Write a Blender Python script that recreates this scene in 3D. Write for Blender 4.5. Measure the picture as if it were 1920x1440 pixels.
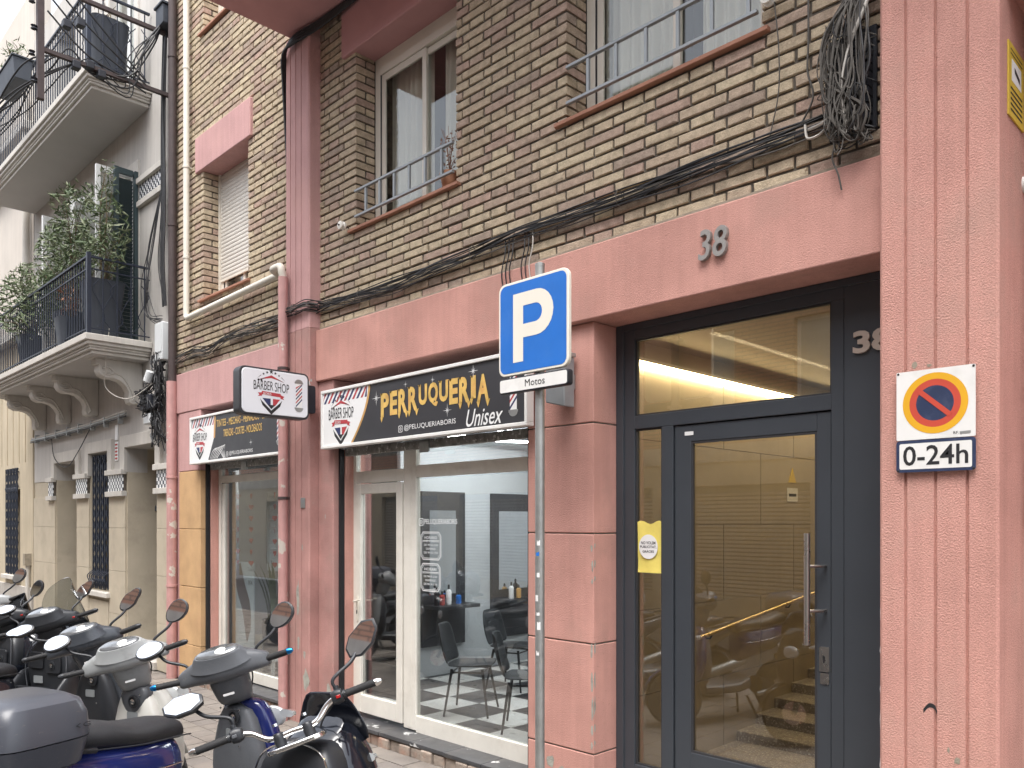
import bpy, bmesh, math, random
from mathutils import Vector, Matrix
R = math.radians
random.seed(7)
for o in list(bpy.data.objects): bpy.data.objects.remove(o)
scene = bpy.context.scene
C = scene.collection

# ------------------------------------------------------------------ camera
HEAD = 45.15                       # facade runs 45 deg across the view
EYE = Vector((0.0, -4.2, 1.8))
cd = bpy.data.cameras.new('camera')
cam = bpy.data.objects.new('camera', cd); C.objects.link(cam)
cam.location = EYE
cam.rotation_euler = (R(90), 0, R(HEAD))
cd.sensor_fit = 'HORIZONTAL'; cd.sensor_width = 36.0
cd.lens = 36.0*1520/1920
cd.shift_y = (978-720)/1920
cd.clip_start = 0.05; cd.clip_end = 500
scene.camera = cam

# ------------------------------------------------------------------ sky, sun, exposure
SUN_EL, SUN_AZ = 68.0, -62.0        # azimuth of the sun seen from the facade, degrees from +x
w = bpy.data.worlds.new('World'); scene.world = w; w.use_nodes = True
nt = w.node_tree; nt.nodes.clear()
sky = nt.nodes.new('ShaderNodeTexSky'); sky.sky_type = 'NISHITA'; sky.sun_disc = False
sky.sun_elevation = R(SUN_EL); sky.sun_rotation = R(90-SUN_AZ)
sky.air_density = 1.0; sky.dust_density = 3.0; sky.ozone_density = 1.0; sky.altitude = 0
bg = nt.nodes.new('ShaderNodeBackground'); bg.inputs['Strength'].default_value = 0.15
out = nt.nodes.new('ShaderNodeOutputWorld')
hsv = nt.nodes.new('ShaderNodeHueSaturation'); hsv.inputs['Saturation'].default_value = 0.30
nt.links.new(sky.outputs[0], hsv.inputs['Color']); nt.links.new(hsv.outputs[0], bg.inputs[0]); nt.links.new(bg.outputs[0], out.inputs[0])
sd = bpy.data.lights.new('sun', 'SUN'); sd.energy = 1.1; sd.angle = R(35); sd.color = (1.0, 0.975, 0.94)
sun = bpy.data.objects.new('sun', sd); C.objects.link(sun)
sv = Vector((math.cos(R(SUN_EL))*math.cos(R(SUN_AZ)), math.cos(R(SUN_EL))*math.sin(R(SUN_AZ)), math.sin(R(SUN_EL))))
sun.rotation_euler = sv.to_track_quat('Z', 'Y').to_euler()
sun.location = (0, -3, 20)
scene.view_settings.view_transform = 'Standard'; scene.view_settings.look = 'None'
scene.view_settings.gamma = 1.0; scene.view_settings.use_curve_mapping = False
scene.view_settings.exposure = 1.68
scene.render.engine = 'CYCLES'
scene.cycles.max_bounces = 6; scene.cycles.diffuse_bounces = 3; scene.cycles.glossy_bounces = 3; scene.cycles.transparent_max_bounces = 14

# ------------------------------------------------------------------ materials
def _noise(nt, vec, scale, detail=4, rough=.55):
    n = nt.nodes.new('ShaderNodeTexNoise'); n.inputs['Scale'].default_value = scale
    n.inputs['Detail'].default_value = detail; n.inputs['Roughness'].default_value = rough
    nt.links.new(vec, n.inputs['Vector']); return n.outputs['Fac']
def _ramp(nt, fac, stops):
    r = nt.nodes.new('ShaderNodeValToRGB'); nt.links.new(fac, r.inputs[0])
    e = r.color_ramp.elements
    while len(e) < len(stops): e.new(0.5)
    for i, (p, c) in enumerate(stops):
        e[i].position = p; e[i].color = (c, c, c, 1) if isinstance(c, (int, float)) else (*c, 1)
    return r.outputs[0]
def _mix(nt, fac, a, b, mode='MIX'):
    m = nt.nodes.new('ShaderNodeMix'); m.data_type = 'RGBA'; m.blend_type = mode
    for sock, v in ((m.inputs[0], fac), (m.inputs[6], a), (m.inputs[7], b)):
        if isinstance(v, bpy.types.NodeSocket): nt.links.new(v, sock)
        elif isinstance(v, (tuple, list)): sock.default_value = (*v[:3], 1)
        else: sock.default_value = v
    return m.outputs[2]
def _mul(col, k): return tuple(min(1, c*k) for c in col[:3])
MATS = {}
def pmat(name, col, rough=.6, metal=0., var=.12, vscale=3., bump=0., bscale=60., coat=0., spec=.5, stain=None, stains=(.0, 2.0), chips=None, chip_th=.68, chip_scale=4., streak=0., rvar=.1, emit=None, space='world', rand=None, fine=.0, speck=None):
    m = bpy.data.materials.new(name); m.use_nodes = True
    nt = m.node_tree; b = nt.nodes['Principled BSDF']
    b.inputs['Roughness'].default_value = rough; b.inputs['Metallic'].default_value = metal
    b.inputs['Specular IOR Level'].default_value = spec
    if coat: b.inputs['Coat Weight'].default_value = coat; b.inputs['Coat Roughness'].default_value = .08
    if space == 'world':
        vec = nt.nodes.new('ShaderNodeNewGeometry').outputs['Position']
    else:
        vec = nt.nodes.new('ShaderNodeTexCoord').outputs['Object']
    c = None
    if rand:
        oi = nt.nodes.new('ShaderNodeObjectInfo'); ge = nt.nodes.new('ShaderNodeNewGeometry')
        ad = nt.nodes.new('ShaderNodeMath'); ad.operation = 'ADD'; nt.links.new(oi.outputs['Random'], ad.inputs[0]); nt.links.new(ge.outputs['Random Per Island'], ad.inputs[1])
        fr = nt.nodes.new('ShaderNodeMath'); fr.operation = 'FRACT'; nt.links.new(ad.outputs[0], fr.inputs[0])
        c = _ramp(nt, fr.outputs[0], rand)
    base = c if c is not None else col
    if var:
        f = _noise(nt, vec, vscale)
        sh = _ramp(nt, f, [(.28, 1-var), (.5, 1.0), (.75, 1+var)])
        c = _mix(nt, 1.0, base, sh, 'MULTIPLY'); base = c
    if fine:
        f = _noise(nt, vec, 140., 3, .7)
        sh = _ramp(nt, f, [(.3, 1-fine), (.7, 1+fine)])
        c = _mix(nt, 1.0, base, sh, 'MULTIPLY'); base = c
    if streak:
        mp = nt.nodes.new('ShaderNodeMapping'); mp.inputs['Scale'].default_value = (9, 9, .5); nt.links.new(vec, mp.inputs[0])
        f = _noise(nt, mp.outputs[0], 2.2, 5)
        sh = _ramp(nt, f, [(.36, 1-streak), (.62, 1.0)])
        c = _mix(nt, 1.0, base, sh, 'MULTIPLY'); base = c
    if stain:
        f = _noise(nt, vec, stains[1], 6, .65)
        k = _ramp(nt, f, [(.52, 0.0), (.72, stains[0])])
        c = _mix(nt, k, base, stain); base = c
    if chips:
        f = _noise(nt, vec, chip_scale, 5, .6)
        k = _ramp(nt, f, [(chip_th, 0.0), (chip_th+.012, 1.0)])
        c = _mix(nt, k, base, chips); base = c
    if speck:
        mp = nt.nodes.new('ShaderNodeMapping'); mp.inputs['Scale'].default_value = (1, 1, 2.2); nt.links.new(vec, mp.inputs[0])
        f = _noise(nt, mp.outputs[0], 32., 4, .7); g_ = _noise(nt, vec, 2.3, 3)
        k = _ramp(nt, f, [(.63, 0.0), (.70, .75)]); k2 = _ramp(nt, g_, [(.45, 0.0), (.62, 1.0)])
        c = _mix(nt, _mix(nt, 1.0, k, k2, 'MULTIPLY'), base, speck); base = c
    if c is not None: nt.links.new(c, b.inputs['Base Color'])
    else: b.inputs['Base Color'].default_value = (*col[:3], 1)
    if rvar:
        f = _noise(nt, vec, 7.0)
        mr = nt.nodes.new('ShaderNodeMapRange'); nt.links.new(f, mr.inputs[0])
        mr.inputs[3].default_value = max(.02, rough-rvar); mr.inputs[4].default_value = min(1, rough+rvar)
        nt.links.new(mr.outputs[0], b.inputs['Roughness'])
    if bump:
        f = _noise(nt, vec, bscale, 5, .6)
        bp = nt.nodes.new('ShaderNodeBump'); bp.inputs['Strength'].default_value = bump; bp.inputs['Distance'].default_value = .01
        nt.links.new(f, bp.inputs['Height']); nt.links.new(bp.outputs[0], b.inputs['Normal'])
    if emit:
        b.inputs['Emission Color'].default_value = (*emit[0], 1); b.inputs['Emission Strength'].default_value = emit[1]
    MATS[name] = m; return m
def glass(name, tint=(1, 1, 1), ior=1.5, boost=1.0, rough=0.0, trans=1.0):
    m = bpy.data.materials.new(name); m.use_nodes = True; nt = m.node_tree; nt.nodes.clear()
    o = nt.nodes.new('ShaderNodeOutputMaterial'); mx = nt.nodes.new('ShaderNodeMixShader')
    tr = nt.nodes.new('ShaderNodeBsdfTransparent'); tr.inputs[0].default_value = (*_mul(tint, trans), 1)
    gl = nt.nodes.new('ShaderNodeBsdfGlossy'); gl.inputs['Roughness'].default_value = rough
    g = nt.nodes.new('ShaderNodeNewGeometry'); dt = nt.nodes.new('ShaderNodeVectorMath'); dt.operation = 'DOT_PRODUCT'
    nt.links.new(g.outputs['Normal'], dt.inputs[0]); nt.links.new(g.outputs['Incoming'], dt.inputs[1])
    def mth(op, a, b=None, clamp=False):
        n = nt.nodes.new('ShaderNodeMath'); n.operation = op; n.use_clamp = clamp
        for i, v in enumerate((a, b)):
            if v is None: continue
            if isinstance(v, (int, float)): n.inputs[i].default_value = v
            else: nt.links.new(v, n.inputs[i])
        return n.outputs[0]
    f0 = ((ior-1)/(ior+1))**2
    q = mth('POWER', mth('SUBTRACT', 1.0, mth('ABSOLUTE', dt.outputs['Value']), True), 5.0)
    fac = mth('MULTIPLY', mth('ADD', mth('MULTIPLY', q, 1-f0), f0), boost, True)
    nt.links.new(fac, mx.inputs[0])
    nt.links.new(tr.outputs[0], mx.inputs[1]); nt.links.new(gl.outputs[0], mx.inputs[2]); nt.links.new(mx.outputs[0], o.inputs[0])
    MATS[name] = m; return m

PINK = (.575, .305, .255)
M = {}
M['pink'] = pmat('pink_stucco', PINK, .85, speck=(.30, .15, .12), var=.17, vscale=1.6, bump=.45, bscale=120, stain=(.46, .27, .225), stains=(.75, 1.7), chips=(.50, .42, .37), chip_th=.765, chip_scale=5., streak=.07, spec=.25, fine=.10)
M['pink_rough'] = pmat('pink_rough_render', _mul(PINK, 1.05), .9, speck=(.38, .20, .165), var=.20, vscale=1.3, bump=.8, bscale=125, stain=(.47, .29, .24), stains=(.8, 1.3), streak=.08, chips=(.47, .40, .34), chip_th=.79, chip_scale=6., spec=.2, fine=.14)
M['pink_wash'] = pmat('pink_washed_plaster', (.54, .32, .305), .88, var=.12, vscale=2, bump=.3, streak=.08, stain=(.50, .30, .27), stains=(.5, 1.5), spec=.2, fine=.08)
M['pink_worn'] = pmat('worn_pink_pillar', (.43, .235, .21), .8, speck=(.50, .42, .36), var=.22, vscale=2.5, bump=.4, bscale=60, streak=.04, stain=(.36, .24, .21), stains=(.7, 2.2), chips=(.42, .45, .42), chip_th=.69, chip_scale=3.2, spec=.3, fine=.1)
M['pink_blue'] = pmat('dusty_pink_soffit', (.52, .285, .28), .85, var=.08, bump=.15, spec=.2)
M['pinkpipe'] = pmat('pink_painted_pipe', (.52, .285, .265), .55, var=.12, vscale=8, chips=(.55, .50, .44), chip_th=.615, chip_scale=6., streak=.15)
M['ochre'] = pmat('ochre_sandstone', (.56, .36, .19), .9, var=.16, vscale=3, bump=.4, stain=(.50, .29, .17), stains=(.6, 2.), chips=(.16, .12, .08), chip_th=.74, chip_scale=11., spec=.2, fine=.1)
BR = [(.0, (.43, .345, .245)), (.2, (.475, .39, .28)), (.4, (.52, .435, .305)), (.58, (.46, .37, .27)), (.72, (.41, .315, .245)), (.86, (.42, .30, .24)), (.95, (.36, .285, .225))]
M['brick'] = pmat('tan_brick', (.4, .3, .18), .9, var=.22, vscale=16, bump=.6, bscale=80, rand=BR, spec=.15, fine=.2, stain=(.20, .165, .12), stains=(.55, 9.))
M['mortar'] = pmat('dark_mortar', (.12, .104, .086), .95, var=.3, vscale=14, bump=.5, spec=.1)
M['cement'] = pmat('cement_edge', (.32, .28, .22), .95, var=.2, vscale=12, bump=.5, spec=.1)
M['cement_green'] = pmat('bare_grey_plaster', (.36, .355, .31), .95, var=.25, vscale=20, bump=.5, spec=.1)
M['terracotta'] = pmat('terracotta_sill', (.36, .17, .11), .75, var=.15, vscale=6, bump=.2)
M['alu'] = pmat('cream_aluminium', (.70, .66, .57), .45, var=.05, spec=.4)
M['alu_dark'] = pmat('dark_gasket', (.03, .03, .033), .6, var=0)
M['guard'] = pmat('grey_painted_steel', (.30, .32, .33), .45, metal=.3, var=.1, vscale=10)
M['slat'] = pmat('shutter_slat', (.62, .59, .53), .5, var=.07)
M['curtain'] = pmat('curtain_cloth', (.62, .58, .50), .9, var=.06, spec=.1)
M['lace'] = pmat('lace_cloth', (.80, .79, .76), .9, var=.06, spec=.1)
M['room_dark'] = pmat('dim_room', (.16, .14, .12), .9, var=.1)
M['glass'] = glass('window_glass', (.95, .97, .96), 1.52, 1.5)
M['glass_shop'] = glass('shop_glass', (.93, .945, .94), 1.52, 3.4)
M['glass_door'] = glass('door_glass', (.90, .895, .87), 1.52, 3.4)
M['screen'] = glass('windscreen_plastic', (.80, .82, .82), 1.45, 1.4, .03)
M['smoke_screen'] = glass('smoked_windscreen', (.28, .30, .33), 1.45, 1.2, .05)
M['anthracite'] = pmat('anthracite_metal', (.045, .052, .062), .42, var=.06, spec=.5, rvar=.06)
M['inox'] = pmat('brushed_inox', (.62, .59, .56), .28, metal=1, var=.05)
M['brass'] = pmat('brass', (.72, .56, .28), .3, metal=1, var=.05)
M['steel'] = pmat('galvanised_steel', (.40, .41, .40), .5, metal=.75, var=.16, vscale=12, stain=(.20, .19, .17), stains=(.5, 6.))
M['number'] = pmat('grey_number', (.30, .285, .27), .5, metal=.2, var=.12, vscale=20)
M['number_inox'] = pmat('champagne_number', (.55, .47, .40), .4, metal=.5, var=.04)
M['upvc'] = pmat('white_shop_frame', (.72, .69, .62), .5, var=.07, vscale=5, stain=(.52, .48, .41), stains=(.45, 4.), bump=.03)
M['rolldoor'] = pmat('graffitied_shutter', (.27, .26, .24), .6, metal=.3, var=.3, vscale=16, chips=(.60, .59, .56), chip_th=.60, chip_scale=26., stain=(.07, .065, .06), stains=(.8, 12.))
M['blackrubber'] = pmat('black_guide', (.012, .012, .014), .7, var=.1)
M['marble'] = pmat('black_marble', (.055, .056, .06), .35, var=.3, vscale=5, chips=(.55, .55, .54), chip_th=.625, chip_scale=5.5, stain=(.14, .13, .12), stains=(.6, 3.))
M['rubble'] = pmat('worn_rubble', (.30, .245, .20), .95, var=.3, vscale=9, bump=1., bscale=30, stain=(.36, .19, .13), stains=(.8, 5.))
M['paver'] = pmat('grey_paver', (.27, .235, .20), .9, var=.18, vscale=3, bump=.3, spec=.2, fine=.12, rand=[(0, (.19, .165, .145)), (.5, (.215, .19, .165)), (1, (.175, .155, .14))])
M['joint'] = pmat('paver_joint', (.13, .115, .10), .95, var=.2)
M['asphalt'] = pmat('asphalt', (.06, .06, .062), .9, var=.2, bump=.4, bscale=120, fine=.2)
M['kerb'] = pmat('granite_kerb', (.30, .29, .28), .8, var=.15, vscale=20, bump=.2)
M['cable'] = pmat('black_cable', (.022, .022, .024), .55, var=.2, vscale=20)
M['cable_g'] = pmat('grey_dusty_cable', (.095, .086, .075), .75, var=.25, vscale=20)
M['cable_w'] = pmat('pale_cable', (.50, .47, .42), .6, var=.15, vscale=20)
M['box_dark'] = pmat('dark_terminal_box', (.018, .02, .028), .5, var=.1)
M['box_white'] = pmat('white_junction_box', (.62, .64, .64), .5, var=.08)
M['porcelain'] = pmat('porcelain', (.75, .72, .65), .3, var=.05)
# signs
M['white_paint'] = pmat('white_sign', (.80, .79, .76), .45, var=.04, vscale=8, stain=(.60, .58, .53), stains=(.35, 9.))
M['white_print'] = pmat('white_print', (.80, .80, .79), .5, var=0)
M['cream_print'] = pmat('cream_reflective', (.80, .76, .66), .45, var=.03)
M['sign_blue'] = pmat('traffic_blue', (.02, .16, .56), .4, var=.06, vscale=5, stain=(.05, .20, .58), stains=(.5, 4.))
M['sign_navy'] = pmat('navy_print', (.028, .042, .095), .45, var=.15, vscale=14, stain=(.09, .10, .15), stains=(.5, 14.))
M['sign_red'] = pmat('red_print', (.56, .075, .045), .45, var=.06)
M['sign_yellow'] = pmat('amber_print', (.76, .40, .02), .45, var=.05)
M['ink'] = pmat('black_print', (.022, .022, .024), .5, var=0)
M['panel_black'] = pmat('charcoal_panel', (.040, .041, .046), .42, var=.10, vscale=2.5)
M['gold'] = pmat('gold_print', (.70, .46, .13), .4, var=.25, vscale=9, stain=(.62, .28, .10), stains=(.8, 8.))
M['goldline'] = pmat('gold_line', (.58, .33, .11), .4, var=.1)
M['lightbox'] = pmat('acrylic_lightbox', (.78, .80, .84), .2, var=.0, coat=.3)
M['red_flag'] = pmat('burgundy_print', (.45, .05, .06), .5, var=0)
M['blue_flag'] = pmat('deep_blue_print', (.03, .04, .12), .5, var=0)
M['yellow_paper'] = pmat('yellow_paper', (.82, .68, .16), .8, var=.06, vscale=14, bump=.3, bscale=25)
M['yellow_plate'] = pmat('yellow_plate', (.66, .47, .06), .5, var=.06)
# interiors
M['shop_ceiling'] = pmat('grey_shop_ceiling', (.25, .27, .29), .8, var=.04)
M['shop_wall'] = pmat('pale_shop_wall', (.46, .48, .49), .8, var=.04)
M['tile_dark'] = pmat('dark_floor_tile', (.03, .033, .037), .3, var=.12)
M['tile_light'] = pmat('light_floor_tile', (.70, .70, .67), .3, var=.08)
M['black_plastic'] = pmat('black_chair_plastic', (.02, .022, .025), .42, var=.06)
M['mirror'] = pmat('mirror_glass', (.86, .88, .90), .03, metal=1, var=0, rvar=0)
M['led'] = pmat('led_tube', (1, 1, 1), .5, var=0, rvar=0, emit=((.95, .98, 1.0), 12))
M['led_warm'] = pmat('warm_led', (1, 1, 1), .5, var=0, rvar=0, emit=((1.0, .80, .45), 16))
M['lobby'] = pmat('beige_stone_panel', (.40, .345, .26), .45, var=.10, vscale=2, fine=.05)
M['lobby_ceiling'] = pmat('lobby_ceiling', (.36, .31, .24), .8, var=.05)
M['terrazzo'] = pmat('terrazzo_step', (.22, .19, .16), .45, var=.2, vscale=20, chips=(.45, .41, .35), chip_th=.57, chip_scale=55.)
M['poster_blue'] = pmat('pale_blue_poster', (.62, .72, .76), .5, var=.08)
M['poster_brown'] = pmat('brown_print', (.13, .09, .08), .5, var=.2, vscale=3)
M['heart'] = pmat('red_paper', (.40, .06, .05), .8, var=.1)
M['leaf'] = pmat('green_leaf', (.075, .115, .04), .55, var=.35, vscale=9, rand=[(0, (.06, .095, .04)), (.4, (.11, .15, .07)), (.75, (.17, .20, .11)), (1, (.26, .28, .18))], spec=.4)
M['leaf_dry'] = pmat('dry_leaf', (.26, .13, .08), .8, var=.3, vscale=20)
M['snake'] = pmat('snake_plant_leaf', (.08, .12, .05), .45, var=.4, vscale=30)
M['stem'] = pmat('plant_stem', (.13, .10, .06), .9, var=.2)
M['pot'] = pmat('slate_plastic_pot', (.045, .052, .065), .6, var=.1, vscale=4)
M['pot_terra'] = pmat('terracotta_pot', (.42, .20, .11), .8, var=.12)
M['iron'] = pmat('dark_blue_iron', (.022, .028, .045), .5, metal=.2, var=.15, vscale=10)
M['rust'] = pmat('brown_painted_iron', (.060, .042, .040), .7, var=.25, vscale=14)
# neighbours
M['cream'] = pmat('cream_plaster', (.50, .475, .44), .9, stain=(.40, .375, .345), stains=(.5, 1.5), var=.09, vscale=1., bump=.1, streak=.10, spec=.2)
M['trim'] = pmat('cream_trim', (.57, .54, .49), .85, var=.07, vscale=3, streak=.08, spec=.2)
M['soffit'] = pmat('grey_soffit', (.47, .45, .43), .9, var=.05, vscale=1.5, spec=.2)
M['stone'] = pmat('beige_limestone', (.47, .41, .315), .85, var=.09, vscale=3, bump=.1, stain=(.34, .29, .225), stains=(.65, 2.2), spec=.2)
M['tile_w'] = pmat('white_wall_tile', (.74, .73, .72), .3, var=.05)
M['tile_b'] = pmat('navy_wall_tile', (.014, .016, .035), .3, var=.1)
M['door_slate'] = pmat('slate_blue_door', (.050, .062, .078), .5, var=.1, vscale=4)
M['frosted'] = pmat('frosted_door_glass', (.40, .42, .40), .25, var=.1, vscale=3)
M['yellow_wall'] = pmat('ochre_plaster', (.53, .455, .335), .9, var=.1, vscale=1.5, streak=.16, spec=.2)
M['upper_wall'] = pmat('pale_cream_plaster', (.56, .51, .45), .9, var=.06, vscale=1.5, streak=.06, spec=.2)
M['plinth'] = pmat('grey_plinth', (.44, .41, .37), .9, var=.12, streak=.15)
M['shutter_w'] = pmat('white_louvre', (.68, .68, .66), .5, var=.06)
M['shutter_g'] = pmat('dark_green_louvre', (.03, .05, .055), .5, var=.1)
def brickwall(name, c1, c2, mo):
    m = bpy.data.materials.new(name); m.use_nodes = True; nt = m.node_tree; b = nt.nodes['Principled BSDF']; b.inputs['Roughness'].default_value = .9
    g = nt.nodes.new('ShaderNodeNewGeometry'); sp = nt.nodes.new('ShaderNodeSeparateXYZ'); nt.links.new(g.outputs['Position'], sp.inputs[0])
    cb = nt.nodes.new('ShaderNodeCombineXYZ'); nt.links.new(sp.outputs[0], cb.inputs[0]); nt.links.new(sp.outputs[2], cb.inputs[1])
    t = nt.nodes.new('ShaderNodeTexBrick'); nt.links.new(cb.outputs[0], t.inputs['Vector']); t.inputs['Scale'].default_value = 1
    t.inputs['Color1'].default_value = (*c1, 1); t.inputs['Color2'].default_value = (*c2, 1); t.inputs['Mortar'].default_value = (*mo, 1)
    t.inputs['Brick Width'].default_value = .29; t.inputs['Row Height'].default_value = .075; t.inputs['Mortar Size'].default_value = .010
    nt.links.new(t.outputs['Color'], b.inputs['Base Color']); MATS[name] = m; return m
M['opp_brick'] = brickwall('red_brown_brick', (.42, .22, .15), (.46, .27, .19), (.16, .12, .10))
# ------------------------------------------------------------------ mesh helpers
class MB:
    def __init__(s): s.v = []; s.f = []; s.mi = []; s.mats = []
    def _m(s, mat):
        if mat is None: return 0
        if mat not in s.mats: s.mats.append(mat)
        return s.mats.index(mat)
    def add(s, verts, faces, mat=None):
        n = len(s.v); s.v += [tuple(p) for p in verts]; k = s._m(mat)
        for f in faces: s.f.append([i+n for i in f]); s.mi.append(k)
        return s
    def box(s, x0, x1, y0, y1, z0, z1, mat=None, mtx=None):
        p = [(x0, y0, z0), (x1, y0, z0), (x1, y1, z0), (x0, y1, z0), (x0, y0, z1), (x1, y0, z1), (x1, y1, z1), (x0, y1, z1)]
        if mtx is not None: p = [mtx @ Vector(q) for q in p]
        return s.add(p, [(0, 3, 2, 1), (4, 5, 6, 7), (0, 1, 5, 4), (1, 2, 6, 5), (2, 3, 7, 6), (3, 0, 4, 7)], mat)
    def tube(s, pts, r, n=8, mat=None, caps=True, closed=False):
        pts = [Vector(p) for p in pts]; m = len(pts)
        rr = r if isinstance(r, (list, tuple)) else [r]*m
        rings = []; up = None
        for i in range(m):
            a = pts[i-1] if (i > 0 or closed) else pts[i]; b = pts[(i+1) % m] if (i < m-1 or closed) else pts[i]
            d = (b-a)
            if d.length < 1e-9: d = Vector((0, 0, 1))
            d.normalize()
            if up is None:
                up = Vector((0, 0, 1)) if abs(d.z) < .9 else Vector((1, 0, 0))
            u = up - d*up.dot(d)
            if u.length < 1e-4: u = d.orthogonal()
            u.normalize(); v = d.cross(u); up = u
            rings.append([pts[i] + (u*math.cos(2*math.pi*k/n) + v*math.sin(2*math.pi*k/n))*rr[i] for k in range(n)])
        return s.loft(rings, mat, caps, closed)
    def loft(s, rings, mat=None, caps=True, closed=False, open_ring=False):
        n = len(rings[0]); vs = [p for r in rings for p in r]; fs = []
        m = len(rings)
        for i in range(m if closed else m-1):
            j = (i+1) % m
            for k in range(n-1 if open_ring else n):
                l = (k+1) % n; fs.append((i*n+k, i*n+l, j*n+l, j*n+k))
        if caps and not closed and not open_ring: fs.append(tuple(range(n))[::-1]); fs.append(tuple((m-1)*n+k for k in range(n)))
        return s.add(vs, fs, mat)
    def lathe(s, prof, c, n=16, axis='z', mat=None, caps=True):
        rings = []
        for r, h in prof:
            ring = []
            for k in range(n):
                a = 2*math.pi*k/n; ca, sa = math.cos(a)*r, math.sin(a)*r
                ring.append({'z': (c[0]+ca, c[1]+sa, c[2]+h), 'y': (c[0]+ca, c[1]+h, c[2]-sa), 'x': (c[0]+h, c[1]+ca, c[2]+sa)}[axis])
            rings.append(ring)
        return s.loft(rings, mat, caps)
    def prism(s, poly, y0, y1, mat=None, mtx=None, axis='y'):
        # poly of (u, v): extruded along axis. y: (u, w, v); z: (u, v, w); x: (w, u, v)
        def P(u, v, w): return {'y': (u, w, v), 'z': (u, v, w), 'x': (w, u, v)}[axis]
        n = len(poly); p = [P(u, v, y0) for u, v in poly] + [P(u, v, y1) for u, v in poly]
        if mtx is not None: p = [mtx @ Vector(q) for q in p]
        fs = [tuple(range(n)), tuple(range(2*n-1, n-1, -1))] + [(i, i+n, (i+1) % n+n, (i+1) % n) for i in range(n)]
        return s.add(p, fs, mat)
    def sheet(s, poly, mat=None):
        return s.add(poly, [tuple(range(len(poly)))], mat)
    def mesh(s, name, mat=None, smooth=None):
        me = bpy.data.meshes.new(name); me.from_pydata(s.v, [], s.f)
        mats = s.mats if s.mats else ([mat] if mat is not None else [])
        for m in mats: me.materials.append(m if not isinstance(m, str) else M[m])
        if s.mats: me.polygons.foreach_set('material_index', s.mi)
        bm = bmesh.new(); bm.from_mesh(me); bmesh.ops.recalc_face_normals(bm, faces=bm.faces); bm.to_mesh(me); bm.free()
        if smooth:
            me.polygons.foreach_set('use_smooth', [True]*len(me.polygons))
            me.set_sharp_from_angle(angle=R(smooth))
        me.update(); return me
    def build(s, name, mat=None, parent=None, smooth=None, bevel=0, sub=0, loc=None, mtx=None, segs=2, solid=0):
        o = bpy.data.objects.new(name, s.mesh(name, mat, smooth)); C.objects.link(o)
        if parent is not None: o.parent = parent
        if loc is not None: o.location = loc
        if mtx is not None: o.matrix_local = mtx
        if solid:
            q = o.modifiers.new('solid', 'SOLIDIFY'); q.thickness = solid; q.offset = 0
        if sub:
            q = o.modifiers.new('sub', 'SUBSURF'); q.levels = sub; q.render_levels = sub
        if bevel:
            q = o.modifiers.new('bevel', 'BEVEL'); q.width = bevel; q.segments = segs; q.limit_method = 'ANGLE'; q.angle_limit = R(40)
            if not smooth:
                o.data.polygons.foreach_set('use_smooth', [True]*len(o.data.polygons)); o.data.set_sharp_from_angle(angle=R(60))
                q.harden_normals = True
        return o
def BX(name, x0, x1, y0, y1, z0, z1, mat, parent=None, bevel=0):
    return MB().box(x0, x1, y0, y1, z0, z1).build(name, mat, parent, bevel=bevel)
def tag(o, label=None, cat=None, group=None, kind=None):
    if label: o['label'] = label
    if cat: o['category'] = cat
    if group: o['group'] = group
    if kind: o['kind'] = kind
    return o
def empty(name, loc=(0, 0, 0), label=None, cat=None, group=None):
    o = bpy.data.objects.new(name, None); C.objects.link(o); o.location = loc; o.empty_display_size = .1
    return tag(o, label, cat, group)
def bez(pts, n=8):
    """smooth curve through points (Catmull-Rom)"""
    P = [Vector(p) for p in pts]; P = [P[0]*2-P[1]] + P + [P[-1]*2-P[-2]]; o = []
    for i in range(1, len(P)-2):
        a, b, c, d = P[i-1:i+3]
        for k in range(n):
            t = k/n; o.append(.5*((2*b) + (c-a)*t + (2*a-5*b+4*c-d)*t*t + (3*b-a-3*c+d)*t**3))
    o.append(P[-2]); return o
def ring(c, hu, hv, e=2.4, n=16, u=(0, 1, 0), v=(0, 0, 1)):
    c = Vector(c); u = Vector(u); v = Vector(v); o = []
    for k in range(n):
        a = 2*math.pi*(k+.5)/n; ca, sa = math.cos(a), math.sin(a)
        o.append(c + u*(hu*math.copysign(abs(ca)**(2/e), ca)) + v*(hv*math.copysign(abs(sa)**(2/e), sa)))
    return o
def rrect(x0, x1, z0, z1, r, n=5):
    o = []
    for cx, cz, a0 in ((x1-r, z1-r, 0), (x0+r, z1-r, 90), (x0+r, z0+r, 180), (x1-r, z0+r, 270)):
        for k in range(n+1):
            a = R(a0+90*k/n); o.append((cx+r*math.cos(a), cz+r*math.sin(a)))
    return o
_tc = {}
def text_geo(s, bold=0., shear=0., spacing=1.0, res=3):
    key = (s, bold, shear, spacing, res)
    if key in _tc: return _tc[key]
    cu = bpy.data.curves.new('t', 'FONT'); cu.body = s; cu.size = 1; cu.offset = bold; cu.shear = shear; cu.space_character = spacing
    cu.resolution_u = res; cu.align_x = 'LEFT'; cu.fill_mode = 'FRONT'
    o = bpy.data.objects.new('t', cu); C.objects.link(o)
    dg = bpy.context.evaluated_depsgraph_get(); me = bpy.data.meshes.new_from_object(o.evaluated_get(dg))
    v = [tuple(q.co) for q in me.vertices]; f = [tuple(p.vertices) for p in me.polygons]
    bpy.data.objects.remove(o); bpy.data.curves.remove(cu); bpy.data.meshes.remove(me)
    _tc[key] = (v, f); return v, f
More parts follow.
